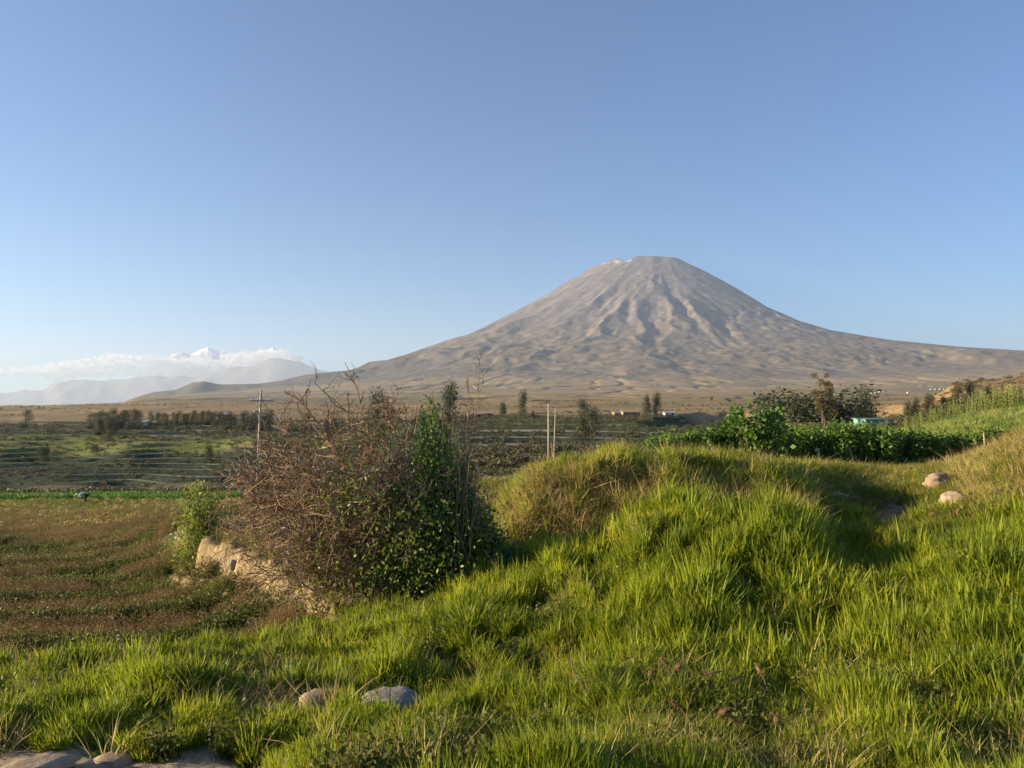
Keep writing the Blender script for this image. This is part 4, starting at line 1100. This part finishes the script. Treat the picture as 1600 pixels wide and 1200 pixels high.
# ------------------------------------------------------------------ thorn bush (dry), leafy shrub, small shrub
def grow(mb, tips, p, d, L_, rad, depth, r, zig=.35, nb=(3, 5), grav=-.02, shrink=.62, segs=5, spread=.8):
    pts = [p.copy()]; dd = d.copy()
    for i in range(segs):
        dd = dd + r.normal(size=3) * zig * .5; dd[2] += grav; dd /= np.linalg.norm(dd)
        pts.append(pts[-1] + dd * L_ / segs)
    pts = np.array(pts)
    mb.tube(pts, np.linspace(rad, rad * .55, len(pts)), 3, False)
    tips.append(pts[-1])
    if depth == 0: return
    for k in range(r.integers(*nb)):
        i = r.integers(1, len(pts)); nd = dd + r.normal(size=3) * spread; nd /= np.linalg.norm(nd)
        grow(mb, tips, pts[i], nd, L_ * shrink * r.uniform(.6, 1.1), max(rad * .62, .0042), depth - 1, r, zig, nb, grav, shrink, max(3, segs - 1), spread)

r2 = np.random.default_rng(77)
tb = ground(636, 11.3)
thorn = bpy.data.objects.new("thorn_bush", None); COL.objects.link(thorn); thorn.location = tb
tag(thorn, "big tangled thorn bush with bare reddish twigs beside the eroded bank", "bush")
tips = []; stems = MB(); tips0 = []
T = lambda px, py, D: np.array(pix(px, py, D) - tb)
# (end pixel of main limbs)
limbs = [((548, 566, 11.2), .02), ((470, 620, 11.5), .016), ((410, 700, 12), .018), ((375, 755, 12.5), .018), ((385, 820, 12.3), .018), ((430, 860, 12), .016), ((430, 905, 11.6), .014), ((560, 650, 11.0), .02),
         ((600, 640, 11.6), .02), ((520, 690, 11), .018), ((640, 660, 11.8), .018), ((700, 640, 11.5), .016), ((480, 760, 10.9), .018), ((450, 680, 11.8), .016), ((520, 800, 10.7), .016), ((560, 740, 10.6), .018), ((600, 760, 10.5), .016),
         ((395, 780, 12.4), .016), ((360, 790, 13), .014), ((500, 900, 10.9), .012), ((540, 640, 11.8), .016), ((580, 700, 12), .016), ((440, 830, 11), .014), ((640, 720, 10.8), .016), ((490, 930, 10.8), .012), ((610, 610, 11.3), .014), ((352, 745, 12.6), .016), ((342, 790, 12.4), .015), ((362, 835, 12), .015), ((375, 872, 11.8), .014), ((405, 905, 11.5), .013), ((380, 710, 12.8), .015), ((400, 740, 11.6), .015), ((420, 790, 11.3), .015), ((460, 850, 11.0), .014), ((450, 720, 11.2), .015), ((500, 660, 11.5), .014)]
tmb = MB()
for (e, rad) in limbs:
    E = T(*e); b = np.array([r2.normal() * .22, r2.normal() * .15, -.05]); n = 8
    ts = np.linspace(0, 1, n)[:, None]; mid = np.array([0, 0, .35 * np.linalg.norm(E[:2] - b[:2])])
    p = b + (E - b) * ts + mid * (4 * ts * (1 - ts)) * .5 + np.r_[np.zeros((1, 3)), r2.normal(size=(n - 1, 3)) * .035]
    stems.tube(p, np.linspace(rad, .005, n), 5, False)
    tall = e[1] < 600
    for i in range(2 if not tall else 1, n):
        for k in range(6 if not tall else 3):
            d = (E - b) / np.linalg.norm(E - b) * .6 + r2.normal(size=3) * .75; d /= np.linalg.norm(d)
            grow(tmb, tips0, p[i] - (p[i] - p[i - 1]) * r2.random(), d, r2.uniform(.32, .66) * (.5 if tall or e[1] < 625 else 1), .0085, 2, r2, .4, (2, 5), .0, .62, 4, .9)
o = add("stems", stems.mesh("thorn_stems", M['twig'], True), thorn)
o = add("twigs", tmb.mesh("thorn_twigs", M['twig']), thorn); o["kind"] = "stuff"
tp = np.array(tips0); lo = tp[(tp[:, 2] < 1.75) & (tp[:, 0] > -1.6)]; lo = lo[r2.random(len(lo)) < .32]
lm = MB(); lm.leaves(lo + r2.normal(size=lo.shape) * .02, .05, .55, .3, r=r2)
c1 = T(560, 770, 10.7) + r2.normal(size=(330, 3)) * np.array([.28, .2, .22]); lm.leaves(c1, .07, .5, .5, r=r2)
c1 = T(640, 850, 10.6) + r2.normal(size=(900, 3)) * np.array([.4, .3, .36]); lm.leaves(c1, .07, .5, .5, r=r2)
c1 = T(600, 900, 10.8) + r2.normal(size=(900, 3)) * np.array([.55, .3, .25]); lm.leaves(c1, .06, .5, .3, r=r2)
tag(add("foliage", lm.mesh("thorn_leaves", M['olive']), thorn), kind="stuff")
print("thorn tris", sum(len(f) for f in tmb.f))

def leafy(name, D, cols, leaf, nper, seed, mat, label, base_px, asp=.4, stemr=.012, jit=.09, n_stem_v=1.0):
    r = np.random.default_rng(seed); g = ground(base_px, D); e = bpy.data.objects.new(name, None); COL.objects.link(e); e.location = g
    st = MB(); lf = MB(); pts = []
    for (px, py, dd, f0) in cols:
        E = np.array(pix(px, py, D + dd) - g); b = np.array([E[0] * .55 + r.normal() * .06, dd * .7 + r.normal() * .05, -.1]); n = 7
        if E[0] != E[0]: continue
        ts = np.linspace(0, 1, n)[:, None]; p = b + (E - b) * ts + r.normal(size=(n, 3)) * .03 * (ts > 0) * (ts < 1)
        st.tube(p, np.linspace(stemr, stemr * .35, n), 5, False)
        m_ = nper; f = r.uniform(f0, 1.02, m_); q = np.stack([np.interp(f * (n - 1), np.arange(n), p[:, j]) for j in range(3)], 1)
        rad = jit * (1.25 - .75 * f)[:, None]; pts.append(q + r.normal(size=(m_, 3)) * rad)
    lf.leaves(np.vstack(pts), leaf, asp, 1.0, r=r)
    add("stems", st.mesh(name + "_stems", M['bark'], True), e); o = add("foliage", lf.mesh(name + "_leaves", M[mat]), e); o["kind"] = "stuff"
    return tag(e, label, "shrub")
cols = []
rr = random.Random(3)
for (px, py) in [(677, 632), (680, 640), (672, 645), (683, 655), (668, 662), (662, 672), (676, 668), (655, 680), (664, 700), (648, 715), (690, 670), (660, 690), (700, 690), (676, 700), (712, 720), (728, 720), (735, 745), (650, 730), (720, 760), (640, 745), (620, 740), (610, 765), (632, 770), (655, 760), (740, 800), (700, 760), (690, 800), (755, 850), (640, 820), (670, 830), (720, 820), (600, 800), (770, 845), (785, 860), (745, 775), (758, 800), (768, 820), (780, 838), (795, 852), (750, 820), (735, 770), (760, 860), (805, 872)]:  # low stems on the right side are added to deepen the bush's shadow
    for k in range(3): cols.append((px + rr.uniform(-7, 7), py + rr.uniform(0, 24) * (k > 0), rr.uniform(-.35, .5), .12))
leafy("leafy_shrub", 11.25, cols, .085, 230, 91, 'ever', "dense dark evergreen shrub with upright leafy stems right of the thorn bush", 700, .36, jit=.13)
cols = []
for k in range(34):
    a = rr.random(); cols.append((285 + 55 * rr.random(), 752 + 60 * abs(rr.gauss(0, .45)) + 8, rr.uniform(-.6, .6), .05))
leafy("small_shrub", 21.3, cols, .10, 130, 92, 'olive', "small sunlit shrub at the left end of the eroded bank", 310, .5, jit=.24)
# bare reddish stems beside the leafy shrub
e = bpy.data.objects.new("bare_shrub", None); COL.objects.link(e); g = ground(715, 11.0); e.location = g; st = MB(); tw = MB(); tt = []
for (px, py, D) in [(745, 600, 11), (748, 572, 11), (735, 640, 11.2), (720, 640, 10.9), (728, 615, 11), (712, 660, 10.8), (700, 650, 11), (742, 690, 10.7), (752, 735, 10.7), (690, 640, 10.9), (765, 770, 10.8)]:
    E = np.array(pix(px, py, D) - g); b = np.array([r2.normal() * .12, r2.normal() * .1, -.05]); n = 9; ts = np.linspace(0, 1, n)[:, None]
    p = b + (E - b) * ts + r2.normal(size=(n, 3)) * .03 * (ts > 0); st.tube(p, np.linspace(.013, .004, n), 5, False)
    for i in range(4, n):
        for k in range(2):
            d = (E - b) / np.linalg.norm(E - b) + r2.normal(size=3) * .6; d /= np.linalg.norm(d); grow(tw, tt, p[i], d, r2.uniform(.12, .3), .005, 1, r2, .4, (2, 4), .0, .6, 4, .8)
add("stems", st.mesh("bare_stems", M['twig'], True), e); tag(add("twigs", tw.mesh("bare_twigs", M['twig']), e), kind="stuff")
tag(e, "reddish bare stems rising through the right side of the evergreen shrub", "shrub")
# two thin saplings on the slope before the bank
for (px, top, bx, lb) in [(459, 935, 462, "taller thin bare sapling below the eroded bank"), (478, 985, 474, "shorter thin bare sapling beside the taller one below the bank")]:
    g = ground(bx, 8.6); P = np.array(pix(px, top, 8.6)); mb = MB(); n = 7; ts = np.linspace(0, 1, n)[:, None]
    p = (P - np.array(g)) * ts + r2.normal(size=(n, 3)) * .012 * (ts > 0); p[0, 2] -= .05
    mb.tube(p, np.linspace(.011, .004, n), 5); o = add("sapling", mb.mesh("sapling", M['twig'], True), None, g); tag(o, lb, "sapling")
# withered plant in the right hollow
g = ground(1468, 12.9); mb = MB(); tt = []
for k in range(9): d = np.array([r2.normal() * .8, r2.normal() * .5, .7]); d /= np.linalg.norm(d); grow(mb, tt, np.array([0, 0, -.03]), d, r2.uniform(.25, .5), .006, 1, r2, .4, (2, 4), -.05, .6, 4, .7)
mb.leaves(np.array(tt), .09, .5, 0, r=r2)
tag(add("withered_plant", mb.mesh("withered_plant", M['seed']), None, g), "withered brown plant in the hollow below the rocks", "plant")

# ------------------------------------------------------------------ seed heads in the foreground grass
def seedhead(seed, h=.75, bend=.12, hl=.15):
    r = np.random.default_rng(seed); st = MB(); hd = MB(); n = 8; ts = np.linspace(0, 1, n)[:, None]
    p = np.c_[bend * ts ** 3 * h, .1 * bend * ts * h, h * (ts - .25 * bend * ts ** 4)]; st.tube(p, np.linspace(.0035, .002, n), 4, False)
    d = p[-1] - p[-2]; d /= np.linalg.norm(d); q = [p[-1] + d * hl * t + np.array([bend * .6 * hl * t * t, 0, -bend * .9 * hl * t * t]) for t in np.linspace(0, 1, 6)]
    hd.tube(q, [.005, .014, .019, .018, .012, .004], 6); m_ = 170; f = r.random(m_) * 5; qq = np.array(q); c_ = np.stack([np.interp(f, np.arange(6), qq[:, j]) for j in range(3)], 1)
    hd.leaves(c_ + r.normal(size=(m_, 3)) * .009, .02, .4, .4, r=r)
    return st, hd
SH = []
for s_, b_ in ((1, .1), (2, .5), (3, 1.1)):
    a_, b2 = seedhead(s_, .75, b_); SH.append((a_.mesh("seed_stem", M['straw']), b2.mesh("seed_head", M['seed'])))
heads = [(1037, 1040, 5.2, 0, 0), (1060, 1032, 5.4, 0, 3.1), (1043, 1070, 5.1, 1, .5), (1131, 1062, 5.2, 0, .2), (1203, 1050, 5.3, 0, 2), (1118, 1122, 4.9, 1, 3), (1080, 1138, 4.7, 0, 3.2), (935, 1128, 4.8, 2, 3.1),
         (1235, 1112, 4.9, 2, 0), (1240, 1130, 4.8, 2, .3), (1265, 1140, 4.8, 1, .6), (1105, 1165, 4.5, 0, 0), (1172, 1166, 4.5, 0, 3), (1010, 1060, 5.3, 0, 1), (1210, 1165, 4.4, 0, 1), (1420, 1145, 4.7, 2, 1)]
for (px, py, D, k, rz) in heads:
    P = pix(px, py, D); g = ground(px, D); h = max(.25, P.z - g.z); s_ = h / .82
    e = bpy.data.objects.new("seed_stalk", None); COL.objects.link(e); e.location = (P.x, D, g.z); e.rotation_euler = (0, 0, rz); e.scale = (1.0, 1.0, s_)
    add("stem", SH[k][0], e); add("seed_head", SH[k][1], e); tag(e, "brown fuzzy seed head on a thin stalk above the foreground grass", "grass stalk", "seed heads in the foreground grass")
g = ground(1211, 4.9); P = pix(1211, 1150, 4.9); mb = MB(); mb.tube([(0, 0, 0), (0, 0, P.z - g.z)], [.003, .002], 4, False); c_ = np.array([0, 0, P.z - g.z]) + rng.normal(size=(60, 3)) * .014; mb.leaves(c_, .016, .8)
tag(add("white_flower", mb.mesh("white_flower", M['rock_white']), None, g), "small white flower head among the brown seed heads", "flower")

# ------------------------------------------------------------------ rocks
def hit(px, py, D0, up=0.0):
    Ds_ = np.linspace(D0 * .75, D0 * 1.35, 260); P0 = [pix(px, py, d) for d in Ds_]
    hz = H(np.array([p.x for p in P0]), Ds_)
    for i in range(260):
        if P0[i].z <= hz[i] + up: return P0[i]
    return pix(px, py, D0)
def rock(px, py, D, w, h, d, mat, label, seed, up=.12, name="rock", group=None):
    V, Fv = (IV4, IF4) if w > .5 else (IV3, IF3)
    k = 1 - .12 * np.abs(pn(V[:, 0] * 2.1 + seed, V[:, 2] * 2.3 + V[:, 1], seed + 9)) * 2 + .22 * fbm(V[:, 0] * 1.2 + seed * 3.1, V[:, 1] * 1.2 + V[:, 2] * 1.1, 4, seed) + .10 * pn(V[:, 2] * 3 + seed, V[:, 0] * 3, seed)
    v = V * k[:, None] * np.array([w / 2, d / 2, h / 2]); P = hit(px, py, D, h * up)
    v = v * (P.y / D)
    v[:, 2] = np.clip(v[:, 2], -h * .6, h * .42)
    o = add(name, new_mesh(name, v, Fv, M[mat], smooth=True), None, P, (0, 0, seed)); return tag(o, label, "rock", group)
def w_(p, D): return p / FPX * D
rock(612, 1094, 5.75, w_(92, 5.75), .17, .40, 'rock', "large grey boulder half sunk in the near grass", 3)
rock(494, 1102, 5.75, w_(56, 5.75), .24, .26, 'rock_tan', "tan stone left of the large grey boulder", 4)
rock(451, 1047, 7.0, w_(26, 7), .10, .12, 'rock_white', "small white stone below the saplings", 5)
rock(985, 1108, 5.5, w_(62, 5.5), .16, .25, 'rock', "grey stone almost hidden in the foreground grass", 6)
rock(1467, 758, 17.6, w_(62, 17.6), .62, .6, 'rock_tan', "larger pale rock beside the path near the right bank", 7)
rock(1488, 786, 16.6, w_(52, 16.6), .55, .5, 'rock_tan', "smaller rock just below the larger pale rock", 8)
rock(1312, 779, 15.6, w_(34, 15.6), .28, .3, 'rock_tan', "low dark rock in the grass left of the dirt path", 9)
rock(365, 882, 18.3, w_(18, 18.3), .28, .25, 'rock', "small grey rock on the ledge of the eroded bank", 10)
rock(175, 1192, 4.45, w_(80, 4.45), .10, .25, 'rock_tan', "flat tan roadside stone at the bottom left", 11)
rock(262, 1142, 5.0, w_(46, 5), .12, .2, 'rock', "small grey stone in a bare gap of the left grass", 12)
rock(60, 1196, 4.4, w_(120, 4.4), .08, .25, 'rock_tan', "long low roadside stone in the bottom left corner", 13)
rock(120, 1198, 4.2, w_(60, 4.2), .07, .25, 'rock_tan', "middle roadside stone between the two flat tan ones", 14)
rock(420, 1112, 5.6, w_(80, 5.6), .10, .25, 'rock_tan', "low tan slab of earth left of the tan stone", 15)

# ------------------------------------------------------------------ stakes
for (px, pt, pb, D, rad, lb, tilt) in [(1275, 705, 731, 26.0, .045, "short wooden stake before the tall bean bush and the hedge", .06), (1477, 711, 726, 25, .02, "thin stake with pale top before the right part of the hedge", 0), (1334, 700, 732, 26, .02, "thin leaning stick against the middle of the hedge", -.2), (1538, 676, 708, 26, .03, "tall pale stick near the right end of the hedge", -.05), (1402, 717, 730, 26, .02, "thin bent stick low before the hedge", .7)]:
    g = ground(px, D); h = max(.4, pix(px, pt, D).z - g.z); mb = MB(); mb.tube([(0, 0, -.1), (tilt * h * .5, 0, h * .5), (tilt * h * 1.1, 0, h)], [rad, rad * .9, rad * .8], 6)
    if rad > .04: mb.tube([(tilt * h * 1.1 - .1, 0, h + .02), (tilt * h * 1.1 + .02, 0, h + .05)], [.05, .07], 7)
    tag(add("stake", mb.mesh("stake", M['wood'], False), None, g), lb, "stake")

# ------------------------------------------------------------------ utility poles
def pole(px0, py0, px1, py1, D, r0_, r1_, label):
    g = ground(px1, D); T_ = pix(px0, py0, D); e = bpy.data.objects.new("utility_pole", None); COL.objects.link(e); e.location = g
    d = np.array(T_ - g); mb = MB(); mb.tube([np.array([0, 0, -.5]), d * .5, d], [r0_, (r0_ + r1_) / 2, r1_], 12); add("pole", mb.mesh("pole", M['pole'], True), e)
    return tag(e, label, "utility pole"), d
e, d = pole(408, 610, 403, 757, 74, .17, .10, "concrete utility pole with two cross arms standing left of the thorn bush")
h = np.linalg.norm(d); 
for (f, w, nm) in ((.905, 2.2, "cross_arm"), (.795, 1.5, "cross_arm")):
    c_ = d * f; mb = MB(); mb.box(c_ + np.array([.15, -.12, 0]), (w, .10, .12), .15); a_ = add(nm, mb.mesh(nm, M['iron']), e)
    for sx in ((-.92, -.35, .5, .9) if w > 2 else (-.9, .9)):
        q = c_ + np.array([.15 + sx * w / 2 * math.cos(.15), -.12 + sx * w / 2 * math.sin(.15), .06]); mb = MB(); mb.tube([q, q + np.array([0, 0, .12]), q + np.array([0, 0, .2])], [.03, .055, .03], 7); add("insulator", mb.mesh("insulator", M['rock_white'], True), a_)
    mb = MB(); mb.tube([c_ + np.array([.15 - w * .3, -.12, -.05]), d * (f - .06) + np.array([0, -.1, 0])], .025, 4); add("brace", mb.mesh("brace", M['iron']), a_)
mb = MB(); mb.box(d * .72 + np.array([0, -.12, 0]), (.22, .14, .3)); add("fuse_box", mb.mesh("fuse_box", M['iron']), e)
pole(857, 631, 857, 735, 112, .15, .10, "left and taller of the twin plain poles above the middle mound")
pole(868, 637, 865, 735, 126, .10, .08, "right and thinner of the twin plain poles above the middle mound")

# ------------------------------------------------------------------ buildings
def hut(px, D, w, d, h, wall, roof, label, rz=.1, pitch=.25, group=None, name="hut", openings=True):
    g = ground(px, D); e = bpy.data.objects.new(name, None); COL.objects.link(e); e.location = g; e.rotation_euler = (0, 0, rz)
    mb = MB(); mb.box((0, 0, h / 2 - .3), (w, d, h + .6)); add("wall", mb.mesh("hut_wall", M[wall]), e)
    mb = MB(); ov = .25; z0_, z1_ = h + .02, h + .02 + pitch * d
    v = [(-w / 2 - ov, -d / 2 - ov, z0_), (w / 2 + ov, -d / 2 - ov, z0_), (w / 2 + ov, d / 2 + ov, z1_), (-w / 2 - ov, d / 2 + ov, z1_)]
    v += [(a, b, c_ + .12) for a, b, c_ in v]; f = []
    for q in ((0, 3, 2, 1), (4, 5, 6, 7), (0, 1, 5, 4), (1, 2, 6, 5), (2, 3, 7, 6), (3, 0, 4, 7)): f += [(q[0], q[1], q[2]), (q[0], q[2], q[3])]
    mb.addm(v, f)
    mb.addm([(-w / 2, d / 2, h), (w / 2, d / 2, h), (w / 2, d / 2, z1_), (-w / 2, d / 2, z1_), (-w / 2, -d / 2, h), (w / 2, -d / 2, h)], [(0, 1, 2), (0, 2, 3), (4, 0, 3), (5, 2, 1)])
    add("roof", mb.mesh("hut_roof", M[roof]), e)
    if openings:
        mb = MB(); mb.box((w * .15, -d / 2 - .01, .9), (.9, .06, 1.8)); add("door", mb.mesh("hut_door", M['darkopen']), e)
        mb = MB(); mb.box((-w * .28, -d / 2 - .01, 1.3), (.7, .06, .6)); add("window", mb.mesh("hut_window", M['darkopen']), e)
    return tag(e, label, "building", group)
g = ground(1363, 140)
hh = pix(1363, 660, 140).z - g.z - .05
hut(1363, 140, 5.2, 4, max(1.0, hh), 'teal', 'teal', "green sheet metal shed peeking over the hedge", .12, .05, name="shed", openings=False)
hut(744, 400, 9, 5, 1.7, 'adobe', 'adobe', "low adobe hut on the terrace rim behind the evergreen shrub", .15)
hut(762, 408, 6, 4, 1.6, 'adobe', 'adobe', "smaller adobe hut right of the low one on the terrace rim", .0)
hut(985, 398, 9, 5, 2.2, 'adobe', 'adobe', "adobe ruin left of the paired trees", .1)
hut(968, 402, 7, 4, 1.8, 'adobe', 'adobe', "low roofless looking hut left of the adobe ruin", .2)
hut(1046, 396, 6, 4, 1.8, 'whitewall', 'tin', "small pale hut right of the paired trees", .1)
hut(222, 455, 8, 5, 2.4, 'whitewall', 'tin', "pale farm hut in the gap between the eucalyptus stands", .1)
hut(235, 460, 6, 5, 1.8, 'adobe', 'tin', "low shed beside the pale farm hut", .1)
hut(352, 480, 7, 5, 6.5, 'adobe', 'tin', "tan house between the dark row and the bent eucalyptus", .1)
hut(1082, 1500, 16, 8, 4, 'whitewall', 'tin', "small white house alone on the plain", .1)
hut(1092, 1520, 8, 6, 3, 'whitewall', 'tin', "tiny outbuilding right of the white house on the plain", .1)
r3 = random.Random(5)
for i in range(12):
    px = [1337, 1343, 1364, 1370, 1376, 1382, 1388, 1420, 1456, 1463, 1470, 1476][i]; D = [3300, 3300, 3400, 3400, 3420, 3440, 3500, 3300, 4300, 4350, 4400, 4450][i]
    hut(px, D, r3.uniform(9, 18), 8, 4.5, 'whitewall', 'tin', "white speck of a far building on the slope right of the volcano", .1, .1, "far buildings on the slope", "far_building")
hut(395, 3000, 30, 12, 8, 'whitewall', 'tin', "white far building on the plain above the utility pole", .1, .1, None, "far_building")
# rough stone walls on the terrace rim
def wall(px0, D0, px1, D1, h, label):
    A = ground(px0, D0); B = ground(px1, D1); e = bpy.data.objects.new("stone_wall", None); COL.objects.link(e); e.location = A; mb = MB(); L_ = (B - A).length; n = int(L_ / .6)
    for i in range(n):
        t = (i + .5) / n; x_, y_ = A.x + (B.x - A.x) * t, A.y + (B.y - A.y) * t; z_ = Hs(x_, y_) if i % 6 == 0 or i == 0 else z_
        for k in range(3): mb.box((x_ - A.x + r3.uniform(-.05, .05), y_ - A.y + r3.uniform(-.05, .05), z_ - A.z + h * (k + .4) / 3), (.62, .5, h / 3 * r3.uniform(.8, 1.0)), r3.uniform(-.1, .1))
    o = add("stones", mb.mesh("stones", M['rock_tan']), e); o["kind"] = "stuff"; return tag(e, label, "wall")
wall(925, 392, 1000, 392, 1.2, "low stone wall left of the paired trees on the rim")
wall(1000, 388, 1100, 392, 1.1, "low stone wall running right under the paired trees")
wall(770, 404, 850, 402, 1.1, "low stone wall on the rim behind the twin poles")

# ------------------------------------------------------------------ person bending in the field
pg = ground(134, 77)
per = bpy.data.objects.new("person", None); COL.objects.link(per); per.location = pg; per.rotation_euler = (0, 0, R(10)); per.scale = (1.05,) * 3
tag(per, "person in a pale hat and grey white top bending over the green crop", "person")
mskin = mat_plain("skin", (0.35, 0.2, 0.13)); mdark = mat_plain("dark_cloth", (0.06, 0.055, 0.06)); mlight = mat_plain("pale_cloth", (0.7, 0.7, 0.68), c2=(.55, .56, .56)); mhat = mat_plain("straw_hat", (0.75, 0.7, 0.5))
def skin_obj(name, verts, edges, rads, mat, parent, root=0):
    m = bpy.data.meshes.new(name); m.from_pydata(verts, edges, []); m.materials.append(mat); o = add(name, m, parent)
    md = o.modifiers.new("skin", 'SKIN'); sk = m.skin_vertices[0].data
    for i, rd in enumerate(rads): sk[i].radius = (rd, rd)
    sk[root].use_root = True; md.use_smooth_shade = True
    s_ = o.modifiers.new("sub", 'SUBSURF'); s_.levels = s_.render_levels = 2; return o
V_ = [(0.25, 0, .88), (0.0, 0, .98), (-.25, 0, .98), (-.38, 0, .92), (-.47, 0, .86), (-.58, 0, .80),          # pelvis spine chest neck head
      (.27, .1, .82), (.12, .12, .46), (.22, .12, .08), (.08, .12, .03), (.27, -.1, .82), (.16, -.13, .46), (.30, -.13, .08), (.17, -.13, .03),
      (-.27, .18, .90), (-.28, .22, .62), (-.36, .16, .38), (-.39, .14, .30), (-.27, -.18, .90), (-.32, -.22, .62), (-.42, -.14, .40), (-.45, -.12, .32)]
E_ = [(0, 1), (1, 2), (2, 3), (3, 4), (4, 5), (0, 6), (6, 7), (7, 8), (8, 9), (0, 10), (10, 11), (11, 12), (12, 13), (2, 14), (14, 15), (15, 16), (16, 17), (2, 18), (18, 19), (19, 20), (20, 21)]
R_ = [.15, .14, .16, .07, .09, .085, .10, .065, .045, .035, .10, .065, .045, .035, .065, .048, .035, .03, .065, .048, .035, .03]
skin_obj("body", V_, E_, R_, mskin, per)
skin_obj("trousers", [V_[0], V_[6], V_[7], V_[8], V_[10], V_[11], V_[12]], [(0, 1), (1, 2), (2, 3), (0, 4), (4, 5), (5, 6)], [.17, .125, .09, .07, .125, .09, .07], mdark, per)
skin_obj("shirt", [(.2, 0, .93), V_[1], V_[2], V_[14], V_[15], V_[18], V_[19]], [(0, 1), (1, 2), (2, 3), (3, 4), (2, 5), (5, 6)], [.17, .18, .19, .10, .075, .10, .075], mlight, per)
mb = MB(); mb.tube([(-.54, 0, .90), (-.555, 0, .86)], [.20, .21], 14); mb.tube([(-.55, 0, .87), (-.60, 0, .98)], [.11, .09], 12); add("hat", mb.mesh("hat", mhat, True), per)
print("verts done", len(bpy.data.objects))
